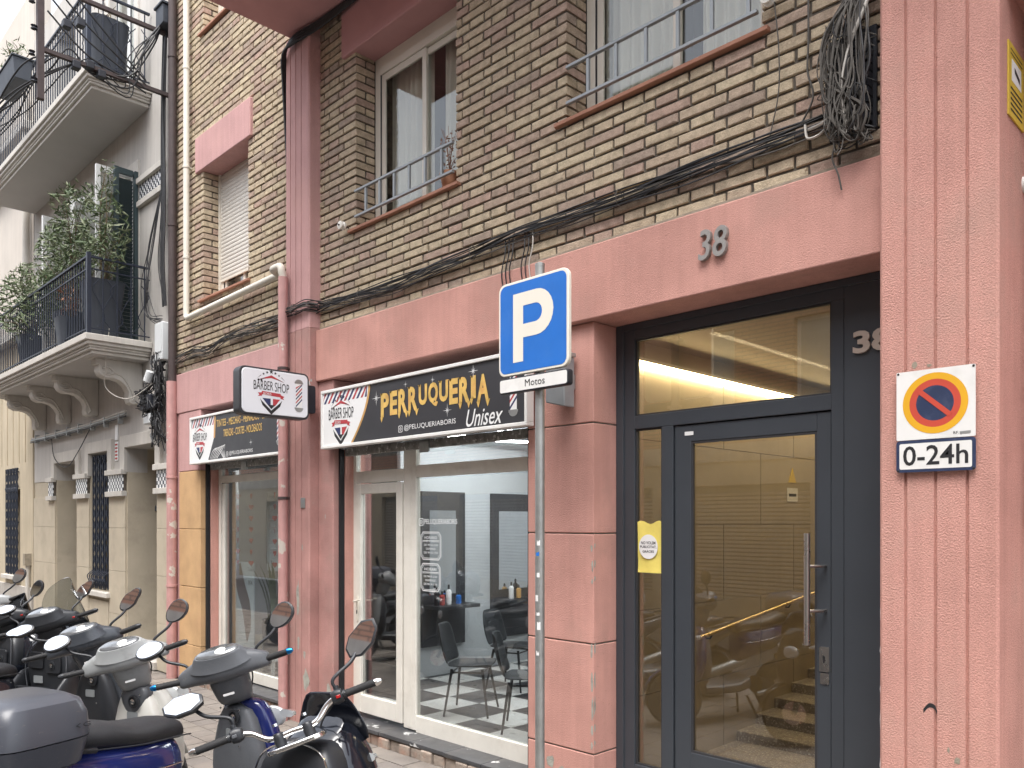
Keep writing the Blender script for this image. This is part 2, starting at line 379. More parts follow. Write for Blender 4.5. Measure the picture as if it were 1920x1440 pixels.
def text_into(mb, s, u0, u1, v0, v1, place, mat, **k):
    """fits the lettering s into the rectangle u0..u1, v0..v1; place(u, v) gives a point"""
    v, f = text_geo(s, **k)
    if not v: return mb
    xs = [p[0] for p in v]; ys = [p[1] for p in v]; X0, X1, Y0, Y1 = min(xs), max(xs), min(ys), max(ys)
    warp = k.get('warp')
    return mb.add([place(u0+(p[0]-X0)/(X1-X0)*(u1-u0), v0+(p[1]-Y0)/(Y1-Y0)*(v1-v0)) for p in v], f, mat)
def text_raised(name, s, u0, u1, v0, v1, y0, y1, mat, parent, **k):
    v, f = text_geo(s, **k); xs = [p[0] for p in v]; ys = [p[1] for p in v]; X0, X1, Y0, Y1 = min(xs), max(xs), min(ys), max(ys)
    P = [(u0+(p[0]-X0)/(X1-X0)*(u1-u0), v0+(p[1]-Y0)/(Y1-Y0)*(v1-v0)) for p in v]
    me = bpy.data.meshes.new(name); me.from_pydata([(a, y0, b) for a, b in P], [], f)
    bm = bmesh.new(); bm.from_mesh(me); bmesh.ops.remove_doubles(bm, verts=bm.verts, dist=1e-5)
    g = bmesh.ops.extrude_face_region(bm, geom=bm.faces[:]); bmesh.ops.translate(bm, verts=[q for q in g['geom'] if isinstance(q, bmesh.types.BMVert)], vec=(0, y1-y0, 0))
    bmesh.ops.recalc_face_normals(bm, faces=bm.faces); bm.to_mesh(me); bm.free(); me.materials.append(M[mat])
    o = bpy.data.objects.new(name, me); C.objects.link(o); o.parent = parent; return o
def walls(mb, x0, x1, z0, z1, holes, ya, yb, mat=None):
    xs = sorted({x0, x1, *[min(max(h[i], x0), x1) for h in holes for i in (0, 1)]}); zs = sorted({z0, z1, *[min(max(h[i], z0), z1) for h in holes for i in (2, 3)]})
    for i in range(len(xs)-1):
        run = None
        for j in range(len(zs)-1):
            cx, cz = (xs[i]+xs[i+1])/2, (zs[j]+zs[j+1])/2
            solid = not any(h[0] < cx < h[1] and h[2] < cz < h[3] for h in holes)
            if solid: run = (run[0], zs[j+1]) if run else (zs[j], zs[j+1])
            if run and (not solid or j == len(zs)-2):
                mb.box(xs[i], xs[i+1], ya, yb, run[0], run[1], mat); run = None
    return mb
def star(cx, cz, r, k=5, inner=.4, a0=90):
    return [(cx+(r if i % 2 == 0 else r*inner)*math.cos(R(a0+180*i/k)), cz+(r if i % 2 == 0 else r*inner)*math.sin(R(a0+180*i/k))) for i in range(2*k)]
# ------------------------------------------------------------------ ground
G = -0.15
road = MB().box(-60, 30, -60, -3.75, G-.14, G-.12).build('road', 'asphalt'); tag(road, kind='structure')
kerb = empty('kerb'); tag(kerb, kind='structure')
for i in range(40):
    BX('kerb_stone', -30+i, -30+i+.99, -3.90, -3.745, G-.3, G-.002, 'kerb', kerb, .012)
pav = MB().box(-60, 30, -3.745, .6, G-.2, G-.012).build('pavement', 'joint'); tag(pav, kind='structure')
tile_me = MB().box(-.0965, .0965, -.0965, .0965, -.03, 0).mesh('paving_tile', 'paver')
spots = []
for i in range(-150, 0):
    for j in range(0, 19):
        x, y = i*.2+.1, -.16-j*.2
        d = math.hypot(x+6.9, (y+.9)*1.6); spots.append((d, x, y))
spots.sort()
rest = MB()
for k, (d, x, y) in enumerate(spots):
    if k < 290:
        o = bpy.data.objects.new('paving_tile', tile_me); C.objects.link(o); o.location = (x, y, G+random.uniform(-.002, .002)); o.parent = pav
    else:
        z = G+random.uniform(-.002, .002); rest.box(x-.0965, x+.0965, y-.0965, y+.0965, z-.012, z)
tag(rest.build('paving_tiles', 'paver', pav), kind='stuff')

# ------------------------------------------------------------------ the brick apartment building
bld = empty('apartment_building', (-5.5, .3, G), 'tan brick apartment building with pink stucco piers above the barber shop', 'building')
def B(name, x0, x1, y0, y1, z0, z1, mat, bevel=0.0, parent=None):
    o = BX(name, x0, x1, y0, y1, z0, z1, mat, parent or bld, bevel)
    if parent is None: o.matrix_parent_inverse = bld_inv
    return o
bld_inv = Matrix.Translation((5.5, -.3, -G))
def adopt(o, parent=bld):
    o.parent = parent
    if parent is bld: o.matrix_parent_inverse = bld_inv
    return o
WIN = {1: (-9.43, -8.31, 4.44, 5.985), 2: (-6.24, -4.85, 4.465, 6.09), 3: (-3.69, -2.235, 4.55, 6.1), 4: (-9.43, -8.31, 7.62, 9.2)}
mb = MB()
walls(mb, -10.25, -1.56, 3.635, 9.3, [(a-.014, b+.014, c, d) for a, b, c, d in WIN.values()], .014, .34)
adopt(mb.build('wall', 'mortar'))

# bricks: Flemish bond, each brick its own piece
ST, HD, JT, CH = .315, .148, .0175, .0727
def lam(x, z, y=0.):
    f = -.7053*x+.709*(y+4.2); return f
bricks = []   # (x0, x1, y1, z0, z1, reveal)
row = 0; z = 3.655
Z_TOP = 8.75
while z < Z_TOP:
    z0, z1 = z, z+CH-.0165
    row_b = []
    x = -10.25 + (0 if row % 2 == 0 else -(ST+HD+2*JT)/2) + random.uniform(-.006, .006); k = 0
    while x < -1.56:
        w = ST if k % 2 == 0 else HD
        a, b = x, x+w; x += w+JT; k += 1
        segs = [(max(a, -10.245), min(b, -1.565))]
        for (wa, wb, wc, wd) in list(WIN.values()):
            if z1 > wc+.004 and z0 < wd-.004:
                ns = []
                for (p, q) in segs:
                    if q <= wa or p >= wb: ns.append((p, q))
                    else:
                        if p < wa: ns.append((p, wa))
                        if q > wb: ns.append((wb, q))
                segs = ns
        # lintels and pilaster hide bricks
        for (p, q) in segs:
            if q-p < .035: continue
            if p > -7.28 and q < -6.85: continue
            row_b.append([p, q])
    for (wa, wb, wc, wd) in WIN.values():                 # closers: no gap left at the jambs
        if z1 > wc+.004 and z0 < wd-.004:
            for bq in row_b:
                if 0 <= wa-bq[1] < .06: bq[1] = wa
                if 0 <= bq[0]-wb < .06: bq[0] = wb
    for (p, q) in row_b:
        deep = .07
        for (wa, wb, wc, wd) in WIN.values():
            if z1 > wc and z0 < wd and abs(q-wa) < .003: deep = .205 if row % 2 else .10
        bricks.append((p, q, 0., deep, z0, z1))
    for (wa, wb, wc, wd) in WIN.values():
        if z1 > wc and z0 < wd and row % 2 == 0: bricks.append((wa-.10, wa+random.uniform(-.002, .001), .118, .205, z0, z1))
    z += CH; row += 1
def in_view(x, z):
    f = lam(x, z); r = .709*x+.7053*4.2; px = 960+1520*r/f; py = 978-1520*(z-1.8)/f
    return -20 < px < 1650 and -30 < py < 1000 and not (z > 6.5 and x > -7.2)
def area(b):
    f = lam((b[0]+b[1])/2, b[4]); return (b[1]-b[0])*(b[5]-b[4])/f/f
vis = sorted([b for b in bricks if in_view((b[0]+b[1])/2, (b[4]+b[5])/2)], key=area, reverse=True)
big = set(vis[:296])
mortar_rest = MB()
def brick_geo(mb, x0, x1, y0, y1, z0, z1):
    c = .005; p = []; jt = lambda q=.0028: random.uniform(-q, q)
    chip = random.choice((None, None, 0, 1, 2, 3))
    for li, (y, d) in enumerate(((y0, c), (y0+c, 0), (y1, 0))):
        for k, (sx, sz) in enumerate(((0, 0), (1, 0), (1, 1), (0, 1))):
            e_ = d + (random.uniform(.004, .012) if (chip == k and li == 0) else 0)
            p.append(((x1-e_ if sx else x0+e_)+(jt() if li < 2 else 0), y+(jt(.0012) if li == 0 else 0), (z1-e_*.7 if sz else z0+e_*.7)+(jt(.0022) if li < 2 else 0)))
    f = [(0, 1, 2, 3)]
    for i in range(2):
        for k in range(4): f.append((i*4+k, i*4+(k+1) % 4, i*4+4+(k+1) % 4, i*4+4+k))
    return mb.add(p, f)
bm_cache = {}
for b in bricks:
    x0, x1, y0, y1, z0, z1 = b
    jy = random.uniform(-.003, .0035)
    if b in big:
        key = (round(x1-x0, 2), round(y1-y0, 2), random.randrange(6))
        if key not in bm_cache:
            w_, d_ = x1-x0, y1-y0
            bm_cache[key] = brick_geo(MB(), -w_/2, w_/2, 0, d_, -(z1-z0)/2, (z1-z0)/2).mesh('brick', 'brick')
        o = bpy.data.objects.new('brick', bm_cache[key]); C.objects.link(o); adopt(o)
        o.location = ((x0+x1)/2, y0+jy, (z0+z1)/2+random.uniform(-.0015, .0015)); o.rotation_euler = (random.uniform(-.006, .006), random.uniform(-.004, .004), random.uniform(-.006, .006))
    elif in_view((x0+x1)/2, (z0+z1)/2) or in_view(x0-.4, z0) or in_view(x0+.4, z0-.3):
        brick_geo(mortar_rest, x0, x1, y0+jy, y1+jy, z0, z1)
o = mortar_rest.build('bricks', 'brick'); adopt(o); tag(o, kind='stuff')
# cement bed between bricks and the pink beam
B('cement_bed', -6.84, -1.56, -.004, .05, 3.628, 3.662, 'cement')
B('cement_bed', -10.06, -7.29, -.004, .05, 3.628, 3.662, 'cement')

# pink beams over the shops and the entrance
B('lintel', -6.844, -1.552, -.05, .33, 3.14, 3.632, 'pink', .012)
B('lintel', -10.245, -7.29, -.03, .33, 3.14, 3.632, 'pink_wash', .012)
def fluted(name, x0, x1, y0, y1, z0, z1, grooves, gw, gd, mat):
    xs = [(x0+.012, y0), ]
    poly = [(x0, y1), (x0, y0+.012), (x0+.012, y0)]
    for g in grooves: poly += [(g-gw, y0), (g-gw+.003, y0+gd), (g+gw-.003, y0+gd), (g+gw, y0)]
    poly += [(x1-.012, y0), (x1, y0+.012), (x1, y1)]
    return adopt(MB().prism(poly, z0, z1, axis='z').build(name, mat, smooth=30))
fluted('pilaster', -1.548, -1.03, -.12, .6, G, 9.2, (-1.425, -1.292, -1.157), .008, .012, 'pink_rough')
fluted('pilaster', -7.286, -6.846, -.12, .3, 3.66, 6.55, (-7.19, -7.09, -6.99), .007, .012, 'pink_wash')
fluted('pilaster', -7.286, -6.846, -.12, .3, G, 3.657, (-7.10, -6.98), .007, .012, 'pink_worn')
# pier beside the pilaster, jambs of the shop openings
B('pier', -6.846, -6.585, -.02, .33, G, 3.138, 'pink_worn', .01)
B('jamb', -6.64, -6.60, .335, .42, G, 2.5, 'pink_worn')
B('pier', -10.245, -10.075, -.012, .33, G, 3.138, 'pink_wash', .006)
B('pier', -7.60, -7.29, .0, .33, G, 3.138, 'pink_worn', .006)
B('pilaster', -10.07, -9.462, -.022, .33, 2.418, 3.138, 'pink_wash', .008)
for a, b in ((G, .30), (.306, 1.006), (1.012, 1.706), (1.712, 2.412)):
    B('block', -10.07, -9.462, -.022, .33, a, b, 'ochre', .006)
for a, b in ((G, .238), (.245, .976), (.983, 1.716), (1.723, 2.460), (2.467, 3.137)):
    B('block', -4.06, -3.45, 0, .33, a, b, 'pink', .008)
B('block_joint', -4.055, -3.455, .006, .32, G, 3.13, 'mortar')
# red inner jambs with the black shutter guides
for x0, x1 in ((-6.585, -6.54), (-9.462, -9.415), (-4.10, -4.06), (-7.645, -7.60)):
    left = x0 < -6.55 and x0 != -7.645
    B('shutter_guide', x0, x0+.028, .04, .085, G+.05, 2.62, 'blackrubber')
B('inner_jamb', -6.585, -6.545, .09, .30, G+.05, 2.60, 'pink')
B('inner_jamb', -9.462, -9.42, .09, .30, G+.05, 2.60, 'pink')
# projecting bay above
B('overhang', -7.20, 3.0, -1.15, -.012, 6.555, 6.9, 'pink_blue', .01)
B('overhang', -1.03, 3.0, -.03, .55, 4.24, 4.6, 'pink')
# right-hand neighbour bay (only a sliver shows)
B('pier', -1.03, -.62, .36, .6, 1.62, 4.24, 'pink', .01)
B('pier', -1.03, -.62, .345, .6, G, 1.60, 'plinth', .01)
B('side_wall', -.62, 3.0, .5, .6, G, 4.24, 'pink_worn')
# window lintels and sills
B('window_lintel', -6.43, -4.62, -.035, .23, 6.078, 6.552, 'pink_blue', .012)
B('window_lintel', -9.59, -8.20, -.035, .23, 5.973, 6.395, 'pink_wash', .012)
for k, (a, b, c, d) in WIN.items():
    B('window_sill', a-.09, b+.05, -.035, .22, c-.022, c+.004, 'terracotta', .004)

def window(k, shut=0.0, curtain=True):
    x0, x1, z0, z1 = WIN[k]; y = .215
    fr = MB()
    fr.box(x0, x0+.075, y, y+.06, z0, z1).box(x1-.075, x1, y, y+.06, z0, z1).box(x0+.075, x1-.075, y, y+.06, z1-.17, z1).box(x0+.075, x1-.075, y, y+.06, z0, z0+.06)
    f = adopt(fr.build('window', 'alu', bevel=.004))
    def sub(m, n, mat, bevel=0):
        o = m.build(n, mat, bevel=bevel); o.parent = f; return o
    xm = (x0+x1)/2
    for i, (a, b, yy) in enumerate(((x0+.085, xm+.04, y+.012), (xm-.02, x1-.085, y+.032))):
        s_ = MB(); t = .055
        s_.box(a, a+t, yy, yy+.02, z0+.064, z1-.174).box(b-t, b, yy, yy+.02, z0+.064, z1-.174).box(a+t, b-t, yy, yy+.02, z1-.234, z1-.174).box(a+t, b-t, yy, yy+.02, z0+.064, z0+.13)
        sub(s_, 'sash', 'alu', .003)
        sub(MB().box(a+t, b-t, yy+.008, yy+.013, z0+.13, z1-.234), 'pane', 'glass')
    g = MB().box(x0+.076, x0+.084, y+.004, y+.05, z0+.06, z1-.17)
    sub(g, 'gasket', 'alu_dark')
    if curtain:
        for (a, b, mat, ph) in ((x0+.05, xm-.05, 'curtain', 0), (xm+.10, x1-.05, 'curtain', 1)):
            pts = []; n = 60
            for i in range(n+1):
                u = i/n; pts.append((a+(b-a)*u, y+.16+.022*math.sin(u*46+ph)+.012*math.sin(u*19+ph)))
            m = MB(); m.add([(p[0], p[1], z0+.03) for p in pts]+[(p[0], p[1], z1-.1) for p in pts], [(i, i+1, i+n+2, i+n+1) for i in range(n)])
            o = m.build('curtain', mat, smooth=80); o.parent = f
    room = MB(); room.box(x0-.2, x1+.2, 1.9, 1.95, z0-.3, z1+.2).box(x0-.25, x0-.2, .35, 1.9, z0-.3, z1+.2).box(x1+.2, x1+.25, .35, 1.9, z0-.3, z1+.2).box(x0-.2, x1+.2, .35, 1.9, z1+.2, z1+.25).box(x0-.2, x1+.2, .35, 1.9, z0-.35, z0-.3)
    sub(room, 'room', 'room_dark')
    if shut:
        zb = z1-.04-(z1-z0)*shut; n = int((z1-.01-zb)/.046)
        me = MB().prism([(y-.006, -.0225), (y-.011, -.008), (y-.011, .010), (y-.006, .0215), (y+.004, .0215), (y+.004, -.0225)], x0+.03, x1-.03, axis='x').mesh('slat', 'slat')
        for i in range(n):
            o = bpy.data.objects.new('slat', me); C.objects.link(o); o.parent = f; o.location = (0, 0, zb+.025+i*.046)
        sub(MB().box(x0+.03, x1-.03, y-.012, y+.006, zb-.028, zb+.002), 'bottom_bar', 'alu')
        sub(MB().box(x0, x0+.03, y-.03, y-.001, z0+.004, z1-.001), 'guide', 'alu')
    return f
window(1, .80); window(2); window(3); window(4, .5)
def guard(x0, x1, zs, ups, y=-.02):
    m = MB()
    for zz in zs: m.box(x0, x1, y-.014, y+.014, zz-.010, zz+.010)
    o = adopt(m.build('guard_rail', 'guard', bevel=.002))
    for u in ups:
        q = BX('upright', u-.011, u+.011, y-.009, y+.009, zs[0]+.0105, zs[1]-.0105, 'guard'); q.parent = o
    return o
guard(-6.22, -4.86, (4.565, 4.795), [-6.05+i*.21 for i in range(6)])
guard(-3.67, -2.25, (4.66, 4.905), [-3.48+i*.235 for i in range(6)])

# ------------------------------------------------------------------ entrance of no. 38
ent = MB(); y0, y1 = .25, .31
ent.box(-3.448, -3.30, y0, y1, .02, 3.138).box(-3.30, -1.878, y0, y1, 3.03, 3.138).box(-3.30, -1.95, y0, y1, 2.424, 2.512).box(-3.082, -2.992, y0, y1, .02, 2.424).box(-1.95, -1.879, y0, y1, .02, 3.03).box(-3.30, -3.082, y0, y1, .02, .16)
ent.box(-3.448, -3.385, y0-.012, y0, .02, 3.138).box(-3.385, -1.55, y0-.012, y0, 3.095, 3.138)
entrance = adopt(ent.build('entrance_frame', 'anthracite', bevel=.004))
def esub(m, n, mat, bevel=0, smooth=None, par=None):
    o = m.build(n, mat, bevel=bevel, smooth=smooth); o.parent = par or entrance; return o
esub(MB().box(-3.02, -2.96, y1+.012, y1+.03, .02, 2.46).box(-1.98, -1.93, y1+.012, y1+.03, .02, 2.46).box(-2.96, -1.98, y1+.012, y1+.03, 2.39, 2.46), 'door_light_stop', 'anthracite')  # unseen strips added behind the leaf gaps to block leaking light
esub(MB().box(-1.876, -1.545, y0-.004, y1, .02, 3.094), 'side_panel', 'anthracite', .003)
esub(MB().box(-3.30, -3.082, y0+.03, y0+.036, .16, 2.424), 'pane', 'glass_door')
esub(MB().box(-3.30, -1.95, y0+.03, y0+.036, 2.512, 3.03), 'pane', 'glass_door')
for (a, b, c, d) in ((-3.30, -3.082, .16, 2.424), (-3.30, -1.95, 2.512, 3.03)):
    esub(MB().box(a, a+.012, y0+.014, y0+.029, c, d).box(b-.012, b, y0+.014, y0+.029, c, d).box(a+.012, b-.012, y0+.014, y0+.029, d-.012, d).box(a+.012, b-.012, y0+.014, y0+.029, c, c+.012), 'bead', 'alu_dark')
text_raised('number', '38', -1.822, -1.612, 2.712, 2.834, y0-.020, y0-.005, 'number_inox', entrance, bold=.035)
leaf = MB(); yl = y0+.012
leaf.box(-2.986, -2.866, yl, yl+.05, .07, 2.418).box(-2.037, -1.956, yl, yl+.05, .07, 2.418).box(-2.866, -2.037, yl, yl+.05, 2.312, 2.418).box(-2.866, -2.037, yl, yl+.05, .07, .325)
door = adopt(leaf.build('door', 'anthracite', bevel=.004))
esub(MB().box(-2.866, -2.037, yl+.02, yl+.026, .325, 2.312), 'pane', 'glass_door', par=door)
esub(MB().box(-2.866, -2.852, yl+.004, yl+.019, .325, 2.312).box(-2.051, -2.037, yl+.004, yl+.019, .325, 2.312).box(-2.852, -2.051, yl+.004, yl+.019, 2.298, 2.312).box(-2.852, -2.051, yl+.004, yl+.019, .325, .339), 'bead', 'alu_dark', par=door)
h = MB().tube([(-2.05, .165, 1.11), (-2.05, .165, 1.735)], .017, 14)
for zz in (1.30, 1.55): h.tube([(-2.05, .165, zz), (-1.985, .22, zz), (-1.985, .264, zz)], .009, 10)
esub(h, 'handle', 'inox', smooth=40, par=door)
lk = MB().prism(rrect(-2.022, -1.965, .955, 1.095, .006), yl-.006, yl).prism(rrect(-2.016, -1.966, .885, .948, .006), yl-.005, yl)
o = esub(lk, 'lock_plate', 'inox', par=door)
esub(MB().prism(rrect(-1.999, -1.989, 1.005, 1.045, .004), yl-.009, yl-.0062).prism(rrect(-2.003, -1.992, 1.036, 1.046, .003), yl-.0095, yl-.0091), 'keyhole', 'ink', par=door)
esub(MB().prism(rrect(-2.91, -2.846, 2.352, 2.376, .003), yl-.003, yl-.0005), 'label_plate', 'white_print', par=door)
B('threshold', -3.449, -1.55, .02, .40, G, .018, 'kerb', .01)
text_raised('number', '38', -2.60, -2.41, 3.325, 3.50, -.078, -.052, 'number', bld, bold=.01, shear=.12).matrix_parent_inverse = bld_inv

# worn paint: bare plaster showing along edges
def patch(cx, cz, w_, h_, y, mat, x=None, n=11):
    pts = []
    for k in range(n):
        a = 2*math.pi*k/n; q = random.uniform(.6, 1.1); pts.append((w_*q*math.cos(a)/2, h_*q*math.sin(a)/2))
    if x is None: m = MB().sheet([(cx+u, y, cz+v) for u, v in pts])
    else: m = MB().sheet([(x, cx+u, cz+v) for u, v in pts])
    return adopt(m.build('bare_patch', mat))
for (cx, cz, w_, h_) in ((-6.90, .28, .13, .24), (-7.04, .62, .05, .16), (-6.93, .52, .05, .10), (-6.66, .20, .09, .15), (-7.05, 1.05, .06, .42), (-6.97, 1.55, .02, .07), (-6.72, 1.85, .02, .06)):
    patch(cx, cz, w_, h_, -.1212 if cx < -6.846 else -.0212, 'cement_green')
for (cz, h_) in ((1.62, .05), (1.5, .08), (1.40, .05), (.93, .12), (.72, .16), (.55, .18), (.40, .08), (.30, .06), (.05, .12)):
    patch(-3.463+random.uniform(-.004, .004), cz, .022, h_, -.0012, 'cement_green')
    patch(.012, cz+.02, .02, h_*.8, 0, 'cement_green', x=-3.4488)
for (cx, cz, w_, h_) in ((-3.84, .12, .10, .09), (-3.72, .07, .12, .08), (-3.62, .02, .08, .10), (-3.9, 1.12, .02, .02)): patch(cx, cz, w_, h_, -.0012, 'cement_green')
for (cz, h_) in ((1.33, .10), (1.18, .12), (.99, .10), (.80, .22), (.62, .16)): patch(-1.542, cz, .018, h_, -.1214 if False else -.1085, 'tile_w')
for (cx, cz, w_, h_) in ((-1.385, 2.545, .028, .04), (-1.32, 2.535, .024, .016), (-1.20, .70, .03, .035), (-1.235, .74, .012, .03)): patch(cx, cz, w_, h_, -.1212, 'cement')
# lobby behind the door
lob = MB()
lob.box(-3.46, -3.41, .335, 6.3, G, 3.069)
adopt(lob.build('lobby_wall', 'lobby'))
pan = MB().box(0, .02, 0, 1.19, 0, .595).mesh('wall_panel', 'lobby')
for i in range(5):
    for j in range(5):
        o = bpy.data.objects.new('wall_panel', pan); C.objects.link(o); adopt(o); o.location = (-3.412, .36+i*1.2-(.6 if j % 2 else 0)+.0, -.02+j*.6)
        if j % 2 and i == 0: o.scale = (1, .49, 1); o.location.y = .36
B('lobby_wall', -1.52, -1.47, .335, 6.3, G, 3.069, 'lobby')
B('lobby_wall', -3.41, -1.52, 6.3, 6.4, G, 3.069, 'lobby')
B('lobby_ceiling', -3.46, -1.47, .335, 6.4, 3.07, 3.13, 'lobby_ceiling')
B('lobby_floor', -3.41, -1.52, .40, 1.75, G, .018, 'terrazzo')
for i in range(8): B('step', -3.39, -1.52, 1.75+i*.32, 1.75+(i+1)*.32+.02, G, .10+i*.085, 'terrazzo', .006)
B('landing', -3.39, -1.52, 4.33, 6.3, G, .72, 'terrazzo')
led = empty('ceiling_light_strip', (-3.35, 2.0, 2.92), 'long warm light line under the lobby ceiling behind the entrance door', 'lamp')
o = BX('diffuser', -.035, .0, -1.65, 3.9, -.028, -.006, 'led_warm', led)
BX('housing', -.04, .005, -1.66, 3.91, -.005, .018, 'alu', led)
al = bpy.data.lights.new('light', 'AREA'); al.shape = 'RECTANGLE'; al.size = .06; al.size_y = 5.4; al.energy = 11; al.color = (1.0, .80, .50)
ao = bpy.data.objects.new('light', al); C.objects.link(ao); ao.parent = led; ao.location = (.55, 1.1, .10); ao.rotation_euler = (0, R(0), 0)
hr = empty('handrail', (-3.34, 2.4, 1.0), 'thin brass handrail climbing the lobby wall behind the glass door', 'handrail')
MB().tube([(0, -1.28, -.078), (0, 2.4, .335)], .016, 10).build('rail', 'brass', hr, smooth=40)
for t in (-1.1, .2, 1.5): MB().tube([(0, t, .066+t*.1122-.01), (-.02, t, .02+t*.1122), (-.052, t, .02+t*.1122)], .007, 8).build('bracket', 'ink', hr, smooth=40)
ws = empty('warning_card', (-3.388, 2.62, 2.10), 'small white notice card below a triangle on the lobby wall', 'notice')
MB().box(0, .004, 0, .20, -.12, 0).build('card', 'white_print', ws)
MB().box(.0045, .006, .03, .17, -.075, -.05, ).build('print', 'ink', ws)
MB().prism([(.03, .05), (.17, .05), (.10, .18)], 0, .004, axis='x').build('triangle', 'yellow_plate', ws)
# ------------------------------------------------------------------ barber shop fronts
def frame_boxes(m, rects, ya, yb):
    for (a, b, c, d) in rects: m.box(a, b, ya, yb, c, d)
    return m
Y0, Y1 = .18, .235
sf = adopt(frame_boxes(MB(), [(-6.60, -6.505, -.02, 2.50), (-5.765, -5.592, -.02, 2.50), (-6.505, -5.765, 2.162, 2.272), (-5.592, -4.15, 2.185, 2.29), (-4.15, -4.062, -.02, 2.5), (-5.592, -4.15, -.045, .112), (-6.505, -4.15, 2.46, 2.5)], Y0, Y1).build('shop_window', 'upvc', bevel=.006))
def ssub(m, n, mat, par, bevel=0, smooth=None):
    o = m.build(n, mat, bevel=bevel, smooth=smooth); o.parent = par; return o
ssub(MB().box(-5.592, -4.15, .20, .207, .112, 2.185), 'pane', 'glass_shop', sf)
ssub(MB().box(-5.592, -4.15, .20, .207, 2.29, 2.46), 'pane', 'glass_shop', sf)
ssub(MB().box(-6.505, -5.765, .20, .207, 2.272, 2.46), 'pane', 'glass_shop', sf)
ssub(MB().box(-5.70, -5.655, Y0-.004, Y0-.0005, .0, 2.49), 'cover_strip', 'upvc', sf)
sdoor = adopt(frame_boxes(MB(), [(-6.495, -6.415, .01, 2.152), (-5.86, -5.775, .01, 2.152), (-6.415, -5.86, 2.06, 2.152), (-6.415, -5.86, .01, .175)], Y0-.012, Y1-.01).build('shop_door', 'upvc', bevel=.006))
ssub(MB().box(-6.415, -5.86, .20, .207, .175, 2.06), 'pane', 'glass_shop', sdoor)
ssub(MB().box(-6.40, -5.875, .211, .216, .19, .50), 'lower_film', 'panel_black', sdoor)
hd = MB().prism(rrect(-6.475, -6.445, .86, 1.10, .012), Y0-.020, Y0-.0125).tube(bez([(-6.46, Y0-.02, 1.05), (-6.46, Y0-.055, 1.05), (-6.42, Y0-.062, 1.055), (-6.34, Y0-.062, 1.075)]), .009, 8)
ssub(hd, 'handle', 'alu', sdoor, smooth=40)
ssub(MB().prism(rrect(-6.466, -6.454, .93, .965, .005), Y0-.023, Y0-.0205), 'keyhole', 'ink', sdoor)
sf2 = adopt(frame_boxes(MB(), [(-9.415, -9.345, -.02, 2.50), (-9.325, -9.26, .02, 2.255), (-9.345, -7.60, 2.262, 2.345), (-9.26, -7.60, -.02, .105), (-9.345, -7.60, 2.47, 2.5), (-7.66, -7.60, .106, 2.26)], Y0, Y1).build('shop_window', 'upvc', bevel=.006))
ssub(MB().box(-9.26, -7.66, .20, .207, .105, 2.262), 'pane', 'glass_shop', sf2)
ssub(MB().box(-9.345, -7.60, .20, .207, 2.345, 2.47), 'pane', 'glass_shop', sf2)
ssub(MB().box(-9.345, -9.325, .19, .23, -.02, 2.262), 'gasket', 'alu_dark', sf2)
# marble steps on worn rubble
for (a, b, g) in ((-6.70, -4.06, 6), (-9.46, -7.30, 5)):
    n = g
    for i in range(n):
        xa, xb = a+(b-a)*i/n, a+(b-a)*(i+1)/n
        B('step_slab', xa+.002, xb-.002, -.06+random.uniform(0, .012), .30, -.062, -.024 if False else -.03, 'marble', .004)
    for i in range(n*3):
        xa, xb = a+(b-a)*i/(n*3), a+(b-a)*(i+1)/(n*3)
        B('rubble_stone', xa+.004, xb-.004, -.05+random.uniform(-.02, .02), .28, G-.02, -.064+random.uniform(-.012, -.001), 'rubble', .014)
# rolled-up shutters under the signs
def rolled(x0, x1, label):
    e = empty('roller_shutter', ((x0+x1)/2, .1, 2.5), label, 'shutter'); L = (x1-x0)/2
    me = MB().prism([(-.005, -.05), (-.018, -.02), (-.018, .02), (-.005, .048), (.01, .048), (.01, -.05)], -L+.03, L-.03, axis='x').mesh('slat', 'rolldoor')
    for k in range(2):
        o = bpy.data.objects.new('slat', me); C.objects.link(o); o.parent = e; o.location = (0, .0, .045+k*.1)
    MB().box(-L+.03, L-.03, -.03, .016, -.085, -.012).build('bottom_bar', 'rolldoor', e, bevel=.004)
    MB().box(-L, L, .02, .16, .10, .40).build('roll_box', 'blackrubber', e)
    MB().prism(rrect(-.06, .06, -.12, -.03, .01), -.045, -.031).build('lock', 'steel', e)
    MB().box(-L, -L+.03, -.05, .02, -.02, .0).build('end_stop', 'steel', e)
rolled(-6.555, -4.09, 'grey stickered shutter rolled up above the barber shop door')
rolled(-9.43, -7.63, 'grey stickered shutter rolled up under the smaller price sign')

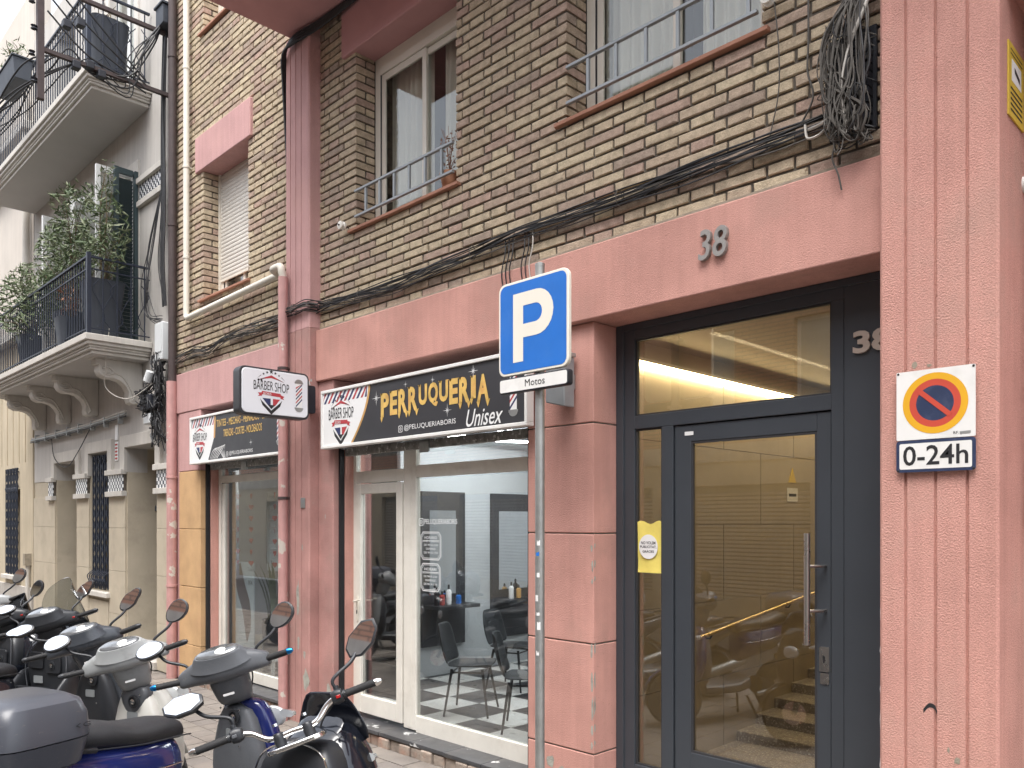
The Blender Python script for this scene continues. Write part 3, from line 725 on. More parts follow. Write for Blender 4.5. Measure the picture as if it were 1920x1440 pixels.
# ------------------------------------------------------------------ printed emblem of the barber
def emblem(place, s=1.0, parent=None, name='emblem', small=False):
    """place(u, v, layer) -> point; drawn in a unit box about 1 wide and 1.1 tall"""
    m = MB()
    def poly(p, mat, l=0): m.sheet([place(u*s, v*s, l) for u, v in p], mat)
    for i, (u, v, r) in enumerate(((0, .56, .075), (-.13, .53, .05), (.13, .53, .05), (-.245, .475, .042), (.245, .475, .042))): poly(star(u, v, r), 'ink')
    for sg in (-1, 1): poly([(sg*.30, .44), (sg*.44, .33), (sg*.34, .43)], 'ink')
    poly([(-.40, .30), (0, .46), (0, .38)], 'red_flag'); poly([(.40, .30), (0, .38), (0, .46)], 'red_flag')
    poly([(-.42, .285), (-.20, .345), (-.20, .37)], 'ink', 1); poly([(.42, .285), (.20, .37), (.20, .345)], 'ink', 1)
    text_into(m, 'BARBER', -.55, .06, .0, .26, lambda u, v: place(u*s, (v+.02*math.cos(u*2.5))*s, 2), 'ink')
    text_into(m, 'SHOP', .11, .57, -.02, .25, lambda u, v: place(u*s, (v+.02*math.cos(u*2.5))*s, 2), 'ink')
    for u in (-.40, -.31): poly([(u+.035*math.cos(R(a)), .29+.03*math.sin(R(a))) for a in range(0, 360, 30)], 'ink', 3)
    poly([(-.30, -.02), (.30, -.05), (.30, -.15), (-.30, -.12)], 'red_flag', 1)
    poly([(-.42, -.08), (-.29, -.06), (-.29, -.16), (-.42, -.18), (-.37, -.13)], 'red_flag', 0); poly([(.42, -.12), (.29, -.08), (.29, -.19), (.42, -.22), (.37, -.17)], 'red_flag', 0)
    text_into(m, 'BORIS', -.25, .0, -.125, -.055, lambda u, v: place(u*s, v*s, 3), 'white_print')
    poly([(-.28, -.22), (-.02, -.22), (-.02, -.46), (-.10, -.42)], 'blue_flag'); poly([(.28, -.22), (.05, -.22), (.05, -.44), (.12, -.42)], 'red_flag')
    poly([(-.35, -.24), (-.29, -.31), (0, -.56), (.29, -.31), (.35, -.24), (.28, -.42), (0, -.68), (-.28, -.42)], 'ink')
    poly([(-.12, -.40), (.12, -.40), (0, -.52)], 'ink', 2)
    return m.build(name, None, parent)
def barber_pole(m, place, u0, u1, v0, v1):
    def poly(p, mat, l): m.sheet([place(u, v, l) for u, v in p], mat)
    poly([(u0, v0), (u1, v0), (u1, v1), (u0, v1)], 'white_print', 1)
    n = 6; h = (v1-v0)/n; sl = (u1-u0)*1.1
    for k in range(n):
        a = v0+k*h*.92; t = h*.42
        poly([(u0, a), (u1, min(v1, a+sl)), (u1, min(v1, a+sl+t)), (u0, min(a+t, v1))], 'red_flag' if k % 2 else 'blue_flag', 2)
    wv = (u1-u0)*.18
    for (a, b) in ((v0-h*.35, v0), (v1, v1+h*.35)):
        poly([(u0-wv, a), (u1+wv, a), (u1+wv, b), (u0-wv, b)], 'steel', 2)
    for (b, sg) in ((v0-h*.35, -1), (v1+h*.35, 1)):
        c = (u0+u1)/2; r = (u1-u0)/2+wv*.6
        poly([(c+r*math.cos(R(a)), b+sg*r*.7*math.sin(R(a))) for a in range(0, 181, 20)], 'steel', 1)
def insta(m, place, u, v, r, mat):
    o, i_ = rrect(u-r, u+r, v-r, v+r, r*.4), rrect(u-r*.8, u+r*.8, v-r*.8, v+r*.8, r*.3)
    n = len(o); m.add([place(a, b, 2) for a, b in o]+[place(a, b, 2) for a, b in i_], [(k, (k+1) % n, n+(k+1) % n, n+k) for k in range(n)], mat)
    n = 14; A = [(u+r*.48*math.cos(2*math.pi*k/n), v+r*.48*math.sin(2*math.pi*k/n)) for k in range(n)]; Bc = [(u+r*.28*math.cos(2*math.pi*k/n), v+r*.28*math.sin(2*math.pi*k/n)) for k in range(n)]
    m.add([place(a, b, 2) for a, b in A]+[place(a, b, 2) for a, b in Bc], [(k, (k+1) % n, n+(k+1) % n, n+k) for k in range(n)], mat)
def sparkle(m, place, u, v, r):
    for a in range(0, 180, 45):
        q = r*(1 if a % 90 == 0 else .5); ca, sa = math.cos(R(a)), math.sin(R(a)); t = r*.06
        m.sheet([place(u+q*ca, v+q*sa, 4), place(u-t*sa, v+t*ca, 4), place(u-q*ca, v-q*sa, 4), place(u+t*sa, v-t*ca, 4)], 'white_print')
def shop_sign(x0, x1, z0, z1, label):
    e = empty('shop_sign', ((x0+x1)/2, -.06, (z0+z1)/2), label, 'sign'); inv = Matrix.Translation((-(x0+x1)/2, .06, -(z0+z1)/2))
    def put(m, n, mat, bevel=0):
        o = m.build(n, mat, e, bevel=bevel); o.matrix_parent_inverse = inv; return o
    put(MB().box(x0+.02, x1-.02, -.112, -.0515, z0+.02, z1-.02), 'panel', 'panel_black')
    fr = MB().box(x0, x1, -.128, -.0515, z0, z0+.028).box(x0, x1, -.128, -.0515, z1-.028, z1).box(x0, x0+.024, -.128, -.0515, z0+.028, z1-.028).box(x1-.024, x1, -.128, -.0515, z0+.028, z1-.028)
    put(fr, 'frame', 'white_paint', .005)
    return e, put, (lambda u, v, l=0: (u, -.1128-.0006*l, v))
e, put, P = shop_sign(-6.63, -3.95, 2.475, 3.016, 'wide charcoal sign with golden PERRUQUERIA lettering over the barber shop')
m = MB(); cur = [(-5.88-.27*t**1.7, 2.988-(2.988-2.503)*t) for t in [k/10 for k in range(11)]]
m.sheet([P(-6.606, 2.503, 1), P(-6.606, 2.988, 1)]+[P(u, v, 1) for u, v in cur], 'white_print')
for k in range(10): m.sheet([P(cur[k][0], cur[k][1], 2), P(cur[k][0]+.03, cur[k][1], 2), P(cur[k+1][0]+.03, cur[k+1][1], 2), P(cur[k+1][0], cur[k+1][1], 2)], 'goldline')
for k in range(12):
    u = -6.66+k*.066
    m.sheet([P(max(u, -6.606), 2.89 if u > -6.606 else 2.915, 2), P(u+.033, 2.89, 2), P(min(u+.113, -5.90), 2.985, 2), P(min(u+.08, -5.905), 2.985, 2)], 'blue_flag' if k % 2 else 'red_flag')
put(m, 'printed_panel', None)
o = emblem(lambda u, v, l: P(-6.31+u, 2.735+v, 3+l), .36); o.parent = e; o.matrix_parent_inverse = Matrix.Translation((5.29, .06, -2.7455))
m = MB()
L_ = 'PERRUQUERIA'; hts = [.0, .0, .0, .0, .05, .055, .05, .0, .0, .045, .0]; wds = [.95, .85, 1, 1, .9, 1, .9, .85, 1, .5, 1.05]; tot = sum(wds); u = -5.70
for ch, dz, wd in zip(L_, hts, wds):
    ww = wd/tot*1.36; lo = 2.69+.028*math.cos((u+5.02)*1.9)-.01+dz*.6; hi = 2.885+.02*math.cos((u+5.02)*1.9)
    text_into(m, ch, u+.006, u+ww-.008, lo-(.03 if ch == 'Q' else 0), hi, lambda a, b: P(a, b, 3), 'gold', bold=.045)
    for fx in ((.10,) if ch in 'PI' else (.1, .82) if ch in 'RA' else ()):       # spurs under the stems
        m.sheet([P(u+ww*fx-.014, lo, 3), P(u+ww*fx+.03, lo+.012, 3), P(u+ww*fx+.004, lo-.045, 3)], 'gold')
    m.sheet([P(u-.006, hi, 3), P(u+.03, hi, 3), P(u+.02, hi-.02, 3)], 'gold') if ch in 'PERRUI' else None
    u += ww
put(m, 'lettering', None)
m = MB(); text_into(m, 'Unisex', -4.60, -4.20, 2.515, 2.645, lambda a, b: P(a, b, 3), 'white_print', shear=.35, bold=.006); put(m, 'lettering', None); m = MB()
text_into(m, '@PELUQUERIABORIS', -5.37, -4.72, 2.545, 2.597, lambda a, b: P(a, b, 3), 'white_print'); put(m, 'handle_lettering', None); m = MB(); insta(m, P, -5.42, 2.568, .028, 'white_print'); put(m, 'handle_icon', None)
m = MB(); barber_pole(m, P, -4.13, -4.06, 2.60, 2.92); put(m, 'pole_print', None)
for (u, v, r) in ((-5.76, 2.86, .07), (-5.35, 2.93, .03), (-5.0, 2.925, .03), (-4.52, 2.93, .06), (-4.82, 2.665, .055)):
    m = MB(); sparkle(m, P, u, v, r); put(m, 'sparkle', None)
e, put, P = shop_sign(-9.525, -7.295, 2.475, 3.03, 'smaller charcoal sign listing tints and haircuts behind the pink drainpipe')
m = MB(); m.sheet([P(-9.50, 2.503, 1), P(-9.50, 3.0, 1), P(-8.87, 3.0, 1), P(-8.90, 2.75, 1), P(-9.05, 2.503, 1)], 'white_print')
for k in range(10):
    u = -9.54+k*.066; m.sheet([P(max(u, -9.5), 2.90, 2), P(u+.03, 2.90, 2), P(min(u+.10, -8.88), 2.998, 2), P(min(u+.07, -8.885), 2.998, 2)], 'red_flag' if k % 2 else 'blue_flag')
m.sheet([P(-8.89, 3.0, 2), P(-8.85, 3.0, 2), P(-8.87, 2.75, 2), P(-8.91, 2.75, 2)], 'goldline')
for k in range(6):
    pts = bez([(-9.0+k*.035, 2.51, 0), (-8.92+k*.04, 2.60-.004*k, 0), (-8.80+k*.035, 2.62+.006*k, 0), (-8.70+k*.012, 2.54+.01*k, 0), (-8.66+k*.01, 2.505, 0)], 6)
    for a, b in zip(pts[:-1], pts[1:]): m.sheet([P(a.x, a.y, 2), P(b.x, b.y, 2), P(b.x, b.y+.011, 2), P(a.x, a.y+.011, 2)], 'white_print')
put(m, 'printed_panel', None)
o = emblem(lambda u, v, l: P(-9.27+u, 2.74+v, 3+l), .33); o.parent = e; o.matrix_parent_inverse = Matrix.Translation((8.41, .06, -2.7525))
m = MB()
text_into(m, 'TINTES - MECHAS - PEINADOS - BARBA', -8.83, -7.55, 2.865, 2.945, lambda a, b: P(a, b, 3), 'gold', bold=.01); put(m, 'lettering', None); m = MB()
text_into(m, 'TRENZAS - CORTES - MOLDEADOS', -8.66, -7.78, 2.745, 2.825, lambda a, b: P(a, b, 3), 'gold', bold=.01); put(m, 'lettering', None); m = MB()
text_into(m, '@PELUQUERIABORIS', -8.52, -7.98, 2.525, 2.575, lambda a, b: P(a, b, 3), 'white_print'); put(m, 'handle_lettering', None)
m = MB(); insta(m, P, -8.57, 2.547, .026, 'white_print'); put(m, 'handle_icon', None)
m = MB(); barber_pole(m, P, -7.47, -7.38, 2.62, 2.94); put(m, 'pole_print', None); m = MB(); sparkle(m, P, -8.02, 2.64, .04); put(m, 'sparkle', None)
# projecting light box
bl = empty('projecting_sign', (-6.76, -.55, 2.96), 'white double sided light box with barber emblem projecting from the pilaster', 'sign')
MB().prism(rrect(-.345, .345, -.215, .215, .055), -.062, .058, axis='x').build('casing', 'panel_black', bl, bevel=.006)
MB().prism(rrect(-.325, .325, -.197, .197, .045), .0585, .068, axis='x').build('face', 'lightbox', bl, bevel=.012, segs=3)
MB().prism(rrect(-.325, .325, -.197, .197, .045), -.072, -.0625, axis='x').build('face', 'lightbox', bl, bevel=.012, segs=3)
emblem(lambda u, v, l: (.0688+.0005*l, -.045+u, .012+v), .31, bl)
m = MB(); barber_pole(m, lambda u, v, l: (.0686+.0005*l, u, v), .20, .265, -.11, .11); m.build('pole_print', None, bl)
MB().prism(rrect(.346, .44, -.14, .12, .02), -.03, .02, axis='x').build('bracket', 'box_dark', bl, bevel=.006)

# lettering on the shop glass
gl = empty('window_lettering', (-5.38, .19, 1.5), 'white opening hours and handle printed on the shop glass', 'lettering')
inv = Matrix.Translation((5.38, -.19, -1.5))
m = MB(); PG = lambda u, v, l=0: (u, .196-.0004*l, v)
text_into(m, 'PELUQUERIABORIS', -5.49, -5.06, 1.772, 1.822, PG, 'white_print', bold=.01); insta(m, PG, -5.535, 1.797, .032, 'white_print')
def hours(u0, u1, v0, v1, lines):
    c = .03
    for g in (0, .012):
        a, b, p, q = u0+g, u1-g, v0+g, v1-g; cc = c
        pts = [(a+cc, p), (b-cc, p), (b-cc*.6, p+cc*.6), (b, p+cc), (b, q-cc), (b-cc*.6, q-cc*.6), (b-cc, q), (a+cc, q), (a+cc*.6, q-cc*.6), (a, q-cc), (a, p+cc), (a+cc*.6, p+cc*.6)]
        t = .0035 if g == 0 else .002
        for (x1_, z1_), (x2, z2) in zip(pts, pts[1:]+pts[:1]):
            d = Vector((x2-x1_, z2-z1_)); n = Vector((-d.y, d.x)).normalized()*t
            m.sheet([PG(x1_+n.x, z1_+n.y), PG(x2+n.x, z2+n.y), PG(x2-n.x, z2-n.y), PG(x1_-n.x, z1_-n.y)], 'white_print')
    n = len(lines); mid = (u0+u1)/2; hh = (v1-v0-.06)/(n+.3)
    for k, tline in enumerate(lines):
        top = v1-.035-k*hh; wd = min(.85, .052*len(tline)+.1)*(u1-u0) if k else .62*(u1-u0); hg = hh*(.75 if k == 0 else .55)
        text_into(m, tline, mid-wd/2, mid+wd/2, top-hg, top, PG, 'white_print')
        if k == 0: m.sheet([PG(u0+.03, top-hg-.012), PG(u1-.03, top-hg-.012), PG(u1-.03, top-hg-.016), PG(u0+.03, top-hg-.016)], 'white_print')
hours(-5.54, -5.27, 1.475, 1.71, ['HORARIO', 'LUNES A SABADO', 'DE 9H A 21H', 'DOMINGO', 'DE 9H A 17H'])
hours(-5.54, -5.28, 1.205, 1.44, ['HORARI', 'DILLUNS A DISSABTE', 'DE 9H A 21H', 'DIUMENGE', 'DE 9H A 17H'])
o = m.build('print', None, gl); o.matrix_parent_inverse = inv
yp = empty('taped_notice', (-3.19, .24, 1.64), 'yellow paper notice taped inside the narrow side glass of the entrance', 'notice'); inv = Matrix.Translation((3.19, -.24, -1.64))
n = 8; m = MB(); vs = []; 
for i in range(n+1):
    for j in range(n+1):
        u, v = i/n, j/n; zz = 1.458+.337*v + (.012*math.sin(u*9)*(1 if j == n else 0)); vs.append((-3.294+.208*u, .272+.003*math.sin(u*7+v*5)+.002*math.sin(v*11), zz))
m.add(vs, [(i*(n+1)+j, (i+1)*(n+1)+j, (i+1)*(n+1)+j+1, i*(n+1)+j+1) for i in range(n) for j in range(n)])
o = m.build('paper', 'yellow_paper', yp, smooth=80); o.matrix_parent_inverse = inv
m = MB(); c = (-3.197, 1.632)
m.sheet([(c[0]+.076*math.cos(R(a)), .264, c[1]+.082*math.sin(R(a))) for a in range(0, 360, 12)], 'white_print')
for k, t in enumerate(('NO VOLEM', 'PUBLICITAT,', 'GR\u00c0CIES')): text_into(m, t, c[0]-(.058, .066, .046)[k], c[0]+(.058, .066, .046)[k], c[1]+.016-k*.028, c[1]+.036-k*.028, lambda u, v: (u, .2632, v), 'ink', bold=.02)
o = m.build('print', None, yp); o.matrix_parent_inverse = inv

# ------------------------------------------------------------------ interior of the barber shop
si = MB(); si.box(-11.0, -3.5, 4.4, 4.45, G, 2.9).box(-9.6, -9.55, .34, 4.4, G, 2.9).box(-3.53, -3.48, .34, 4.4, G, 2.9)
adopt(si.build('shop_wall', 'shop_wall'))
B('shop_ceiling', -9.6, -3.5, .34, 4.4, 2.80, 2.9, 'shop_ceiling')
B('shop_partition', -7.42, -7.36, 1.35, 4.398, G, 2.799, 'shop_wall')
fl = MB().box(-9.6, -3.5, .30, 4.4, G, -.008).build('shop_floor', 'joint'); tag(fl, kind='structure')
for dk in (0, 1):
    me = MB().box(-.2235, .2235, -.2235, .2235, -.007, 0).mesh('floor_tile', 'tile_dark' if dk else 'tile_light')
    for i in range(13):
        for j in range(9):
            if (i+j) % 2 == dk:
                o = bpy.data.objects.new('floor_tile', me); C.objects.link(o); o.parent = fl; o.location = (-9.3+i*.45, .56+j*.45, .0)
lampx = empty('hexagon_light', (-5.6, 1.9, 2.74), 'white hexagonal light tubes on the barber shop ceiling', 'lamp')
def hexl(cx, cy, r):
    for k in range(6):
        a, b = R(60*k), R(60*k+60)
        MB().tube([(cx+r*math.cos(a), cy+r*math.sin(a), 0), (cx+r*math.cos(b), cy+r*math.sin(b), 0)], .014, 8).build('light_tube', 'led', lampx)
for (cx, cy) in ((0, 0), (-.78, .45), (.78, .45), (0, .9), (.78, -.45), (-.78, -.45)): hexl(cx, cy, .45)
al = bpy.data.lights.new('light', 'AREA'); al.shape = 'RECTANGLE'; al.size = 3.0; al.size_y = 2.4; al.energy = 8.5; al.color = (.96, .98, 1)
ao = bpy.data.objects.new('light', al); C.objects.link(ao); ao.parent = lampx; ao.location = (-.3, .2, -.03)
def station(y, w_, top, label):
    s_ = empty('mirror_station', (-7.36, y, 1.2), label, 'mirror', 'mirror stations on the side wall'); s_.rotation_euler = (0, 0, R(90))
    MB().box(-w_/2, w_/2, -.05, -.001, -.85, top-1.2).build('panel', 'panel_black', s_, bevel=.005)
    MB().box(-w_/2+.10, w_/2-.16, -.062, -.051, -.25, top-1.2-.22).build('mirror', 'mirror', s_)
    MB().box(-w_/2+.02, w_/2-.02, -.34, -.051, -.40, -.36).build('shelf', 'black_plastic', s_, bevel=.005)
station(1.95, .66, 2.15, 'tall black mirror panel on the shop side wall behind the opening hours')
station(3.12, .78, 2.15, 'tall black mirror panel deeper in the shop beside the sign pole')
def chair(x, y, rz, label):
    c = empty('chair', (x, y, 0), label, 'chair', 'black waiting chairs in the barber shop'); c.rotation_euler = (0, 0, R(rz))
    # shell: seat and back, swept profile
    prof = [(.24, .455), (.12, .44), (-.10, .435), (-.20, .47), (-.245, .58), (-.275, .72), (-.30, .84)]
    wid = [.20, .235, .24, .24, .25, .245, .19]
    rings = []
    for (px_, pz), wd in zip(prof, wid):
        rings.append([(px_-.06*(abs(t)**2)*(-1 if px_ < -.19 else 0), wd*t, pz+(.035*t*t if px_ > -.19 else 0)) for t in (-1, -.6, 0, .6, 1)])
    MB().loft(rings[:4], open_ring=True).build('seat', 'black_plastic', c, smooth=60, sub=1, solid=.014)
    MB().loft(rings[3:], open_ring=True).build('backrest', 'black_plastic', c, smooth=60, sub=1, solid=.014)
    for sx, sy in ((.20, .20), (.20, -.20), (-.16, .20), (-.16, -.20)):
        MB().tube([(sx*.8, sy*.8, .43), (sx*1.15, sy*1.22, .004)], [.014, .010], 8).build('leg', 'black_plastic', c, smooth=40)
    MB().tube([(.16, -.16, .40), (.16, .16, .40), (-.13, .16, .40), (-.13, -.16, .40)], .008, 6, closed=True).build('under_frame', 'black_plastic', c, smooth=40)
chair(-5.72, .92, 35, 'black plastic chair near the shop glass beside the white mullion')
chair(-4.92, .86, 40, 'black plastic chair near the shop glass beside the sign pole')
chair(-6.25, 2.0, 20, 'black plastic chair deeper in the shop below the opening hours')
chair(-5.45, 2.15, 15, 'black plastic chair deepest in the shop, half hidden by the sign pole')
# left window display
db = empty('display_screen', (-8.42, .55, 0.0), 'pale display screen with white hand drawn lines in the smaller shop window', 'display')
MB().box(-.46, .62, -.02, 0, 1.22, 2.15).build('panel', 'poster_blue', db, bevel=.004)
for sx in (-.35, .55): MB().box(sx-.02, sx+.02, -.015, .015, 0, 1.219).box(sx-.02, sx+.02, -.2, .2, 0, .02).build('leg', 'alu', db)
rq = random.Random(2); m = MB()
for k in range(26):
    cx, cz = rq.uniform(-.36, .5), rq.uniform(1.32, 2.05); m.tube(bez([(cx+rq.uniform(-.1, .1), -.024, cz+rq.uniform(-.07, .07)) for q in range(5)], 5), .003, 4)
o = m.build('line_drawing', 'white_print', db); o['kind'] = 'stuff'
pb = empty('poster_stand', (-9.08, .34, .12), 'pale blue poster with brown swirl standing in the smaller shop window', 'poster')
MB().box(-.21, .27, -.012, 0, .10, 1.20).build('board', 'poster_blue', pb, bevel=.004)
m = MB(); L1 = bez([(-.16, 1.16, 0), (-.17, .9, 0), (-.02, .62, 0), (.06, .35, 0), (.10, .25, 0)], 6); L2 = bez([(-.06, 1.19, 0), (.04, .95, 0), (.17, .72, 0), (.19, .45, 0), (.10, .25, 0)], 6)
m.add([(p.x, -.0135, p.y) for p in L1]+[(p.x, -.0135, p.y) for p in L2], [(i, i+1, len(L1)+i+1, len(L1)+i) for i in range(len(L1)-1)], 'poster_brown')
text_into(m, 'Tone', .11, .24, 1.10, 1.14, lambda u, v: (u, -.0136, v), 'ink'); text_into(m, 'BX', .13, .24, .94, .99, lambda u, v: (u, -.0136, v), 'ink')
m.build('print', None, pb)
for sx in (-.15, .2): MB().box(sx-.015, sx+.015, .001, .12, -.12, .35).build('foot', 'alu', pb)
pst = empty('plant_stand', (-8.46, .42, 0), 'low white stand under the snake plant in the smaller window', 'stand')
MB().box(-.19, .19, -.16, .16, .235, .268).build('top', 'shutter_w', pst, bevel=.004)
for sx in (-.16, .16):
    for sy in (-.13, .13): MB().box(sx-.015, sx+.015, sy-.015, sy+.015, .001, .2345).build('leg', 'shutter_w', pst)
for k, (yy, hh, mt, lb) in enumerate(((1.72, .20, 'ink', 'black spray bottle on the nearer mirror shelf'), (1.80, .15, 'heart', 'red bottle on the nearer mirror shelf'), (1.90, .22, 'white_print', 'tall white bottle on the nearer mirror shelf'), (2.05, .13, 'sign_blue', 'short blue jar on the nearer mirror shelf'), (2.92, .20, 'white_print', 'white bottle on the deeper mirror shelf'), (3.05, .16, 'goldline', 'amber bottle on the deeper mirror shelf'), (3.25, .21, 'ink', 'black bottle on the deeper mirror shelf'))):
    bt = empty('bottle', (-7.17, yy, .841), lb, 'bottle', 'bottles on the mirror shelves')
    MB().lathe([(.03, 0), (.032, .01), (.032, hh*.7), (.014, hh*.8)], (0, 0, 0), 14).build('body', mt, bt, smooth=40)
    MB().lathe([(.013, hh*.8), (.013, hh), (.006, hh+.01)], (0, 0, 0), 12).build('cap', 'black_plastic', bt, smooth=40)
sp = empty('snake_plant', (-8.46, .42, .27), 'snake plant in a dark pot behind the smaller shop window', 'plant')
MB().lathe([(.10, 0), (.14, .02), (.16, .40), (.165, .42), (.145, .42), (.14, .38)], (0, 0, 0), 18).build('pot', 'pot', sp, smooth=40)
MB().lathe([(.0, .385), (.138, .385)], (0, 0, 0), 14, caps=False).build('soil', 'stem', sp)
for k in range(22):
    a = random.uniform(0, 6.28); r0 = random.uniform(.02, .1); ln = random.uniform(.45, .85); bend = random.uniform(.04, .22); m = MB(); vs = []
    for i in range(6):
        t = i/5; wd = .024*(1-t**2.5)+.002; rr = r0+bend*t*t; cx, cy = rr*math.cos(a), rr*math.sin(a)
        vs += [(cx-wd*math.sin(a), cy+wd*math.cos(a), .385+ln*t), (cx+wd*math.sin(a), cy-wd*math.cos(a), .385+ln*t)]
    m.add(vs, [(2*i, 2*i+1, 2*i+3, 2*i+2) for i in range(5)]); m.build('leaf', 'snake', sp, smooth=60)
hs = [(-9.13, 2.2), (-8.80, 2.2), (-8.25, 2.2)]
for q, (hx, ht) in enumerate(hs):
    gname = ('red paper heart garland nearest the white frame', 'red paper heart garland in the middle of the smaller window', 'red paper heart garland nearest the pink drainpipe')[q]
    ga = empty('heart_garland', (hx, .29, ht), gname, 'garland', 'heart garlands in the smaller window')
    MB().tube([(0, 0, 0), (0, 0, -.95)], .0015, 5).build('string', 'cable_w', ga)
    hp = [(.035*(16*math.sin(t)**3)/16, .035*(13*math.cos(t)-5*math.cos(2*t)-2*math.cos(3*t)-math.cos(4*t))/16) for t in [k*math.pi/9 for k in range(18)]]
    me = MB().prism(hp, -.003, .003).mesh('heart', 'heart')
    for k in range(7):
        o = bpy.data.objects.new('heart', me); C.objects.link(o); o.parent = ga; o.location = (0, -.004, -.10-k*.13); o.rotation_euler = (0, 0, random.uniform(-.5, .5))
# ------------------------------------------------------------------ traffic signs
ps = empty('parking_sign', (-3.50, -.47, G), 'blue square P parking sign with Motos plate on a steel pole', 'road sign')
MB().tube([(0, 0, 0), (0, 0, 3.56)], .03, 16).build('pole', 'steel', ps, smooth=40)
MB().lathe([(.031, 0), (.031, .02), (.012, .03)], (0, 0, 3.555), 16).build('cap', 'steel', ps, smooth=40)
y = -.062
pl = MB().prism(rrect(-.31, .295, 2.885, 3.485, .055), y, y+.028).build('plate', 'cream_print', ps, bevel=.006)
m = MB().sheet([(u, y-.0012, v) for u, v in rrect(-.293, .278, 2.902, 3.468, .045)], 'sign_blue')
# letter P
def arc(cx, cz, r, a0, a1, n=12): return [(cx+r*math.cos(R(a0+(a1-a0)*k/n)), cz+r*math.sin(R(a0+(a1-a0)*k/n))) for k in range(n+1)]
outer = [(-.175, 2.965), (-.085, 2.965), (-.085, 3.115)] + [(.03, 3.115)] + arc(.03, 3.258, .143, -90, 90)[1:] + [(-.175, 3.401)]
inner_o = arc(.02, 3.258, .058, -90, 90)
seg_out = arc(.03, 3.258, .143, -90, 90, 12)
m.sheet([(u, y-.0024, v) for u, v in ((-.175, 2.965), (-.085, 2.965), (-.085, 3.401), (-.175, 3.401))], 'cream_print')
a_ = [(-.085, 3.115)]+seg_out+[(-.085, 3.401)]; b_ = [(-.085, 3.20)]+inner_o+[(-.085, 3.316)]
n = len(a_); m.add([(u, y-.0024, v) for u, v in a_]+[(u, y-.0024, v) for u, v in b_], [(k, k+1, n+k+1, n+k) for k in range(n-1)], 'cream_print')
o = m.build('face', None, ps)
p2 = MB().prism(rrect(-.305, .29, 2.775, 2.872, .018), y, y+.045).build('plate', 'box_dark', ps, bevel=.004)
m = MB().sheet([(u, y-.0012, v) for u, v in rrect(-.297, .282, 2.783, 2.864, .014)], 'white_paint')
text_into(m, 'Motos', -.07, .10, 2.803, 2.847, lambda u, v: (u, y-.0024, v), 'ink'); m.build('face', None, ps)
for zz in (3.05, 3.33, 2.82): MB().box(-.05, .05, -.033, .034, zz-.012, zz+.012).build('clamp', 'steel', ps)
for (a, zz, w_, h_, mat) in ((10, 1.80, .02, .03, 'white_print'), (-5, 1.735, .022, .026, 'sign_blue'), (8, 1.60, .018, .028, 'white_print'), (-15, 1.45, .02, .035, 'white_print'), (5, 1.36, .02, .02, 'white_print'), (12, 1.27, .021, .05, 'white_print'), (0, 1.11, .018, .024, 'white_print')):
    m = MB(); vs = []
    for k in range(5):
        t = R(-90+15+a-20+k*10*(w_/.02)); vs += [(.0306*math.cos(t), .0306*math.sin(t), zz), (.0306*math.cos(t), .0306*math.sin(t), zz+h_+random.uniform(-.006, .006))]
    m.add(vs, [(2*k, 2*k+2, 2*k+3, 2*k+1) for k in range(4)]); m.build('sticker', mat, ps)
np_ = empty('no_parking_sign', (-1.288, -.13, 2.27), 'white no parking sign with yellow ring and 0-24h plate on the pink pilaster', 'sign')
y = -.012
MB().prism(rrect(-.171, .171, -.083, .243, .006), y, y+.004).build('plate', 'white_paint', np_)
m = MB(); c = (.0, .083)
def disc(m, c, r0, r1, mat, l, n=48):
    A = [(c[0]+r1*math.cos(2*math.pi*k/n), c[1]+r1*math.sin(2*math.pi*k/n)) for k in range(n)]
    if r0 == 0: m.sheet([(u, y-.0008*l, v) for u, v in A], mat)
    else:
        Bq = [(c[0]+r0*math.cos(2*math.pi*k/n), c[1]+r0*math.sin(2*math.pi*k/n)) for k in range(n)]
        m.add([(u, y-.0008*l, v) for u, v in A]+[(u, y-.0008*l, v) for u, v in Bq], [(k, (k+1) % n, n+(k+1) % n, n+k) for k in range(n)], mat)
disc(m, c, .112, .142, 'sign_yellow', 1); disc(m, c, .082, .112, 'sign_red', 1); disc(m, c, 0, .082, 'sign_navy', 1)
d = R(-42); ca, sa = math.cos(d), math.sin(d); hw, hl = .0115, .09
m.sheet([(c[0]+a*ca-b*sa, y-.0022, c[1]+a*sa+b*ca) for a, b in ((-hl, -hw), (hl, -hw), (hl, hw), (-hl, hw))], 'sign_red')
text_into(m, 'RF.', .08, .103, -.068, -.056, lambda u, v: (u, y-.0016, v), 'ink')
m.sheet([(u, y-.0016, v) for u, v in ((.107, -.069), (.152, -.067), (.152, -.056), (.107, -.058))], 'steel')
m.build('face', None, np_)
MB().prism(rrect(-.172, .172, -.236, -.086, .014), y, y+.004).build('plate', 'sign_navy', np_)
m = MB().sheet([(u, y-.001, v) for u, v in rrect(-.157, .157, -.222, -.100, .008)], 'white_paint')
text_into(m, '0-24h', -.140, .142, -.205, -.112, lambda u, v: (u, y-.002, v), 'ink', bold=.012)
m.build('face', None, np_)
for sx, sz in ((-.163, .235), (.163, .235), (-.163, -.228), (.163, -.228)): MB().lathe([(.006, 0), (.004, -.003)], (sx, y, sz), 10, 'y').build('screw', 'ink', np_)
cs = empty('camera_notice', (-1.0255, .14, 3.83), 'yellow surveillance plate on the shaded side of the pink pilaster', 'sign')
MB().prism([(-.13, -.17), (.13, -.17), (.13, .17), (-.13, .17)], -.003, .003, axis='x').build('plate', 'yellow_plate', cs)
MB().prism([(-.08, .0), (.08, .0), (.08, .10), (-.08, .10)], .0034, .0042, axis='x').build('panel', 'white_print', cs)
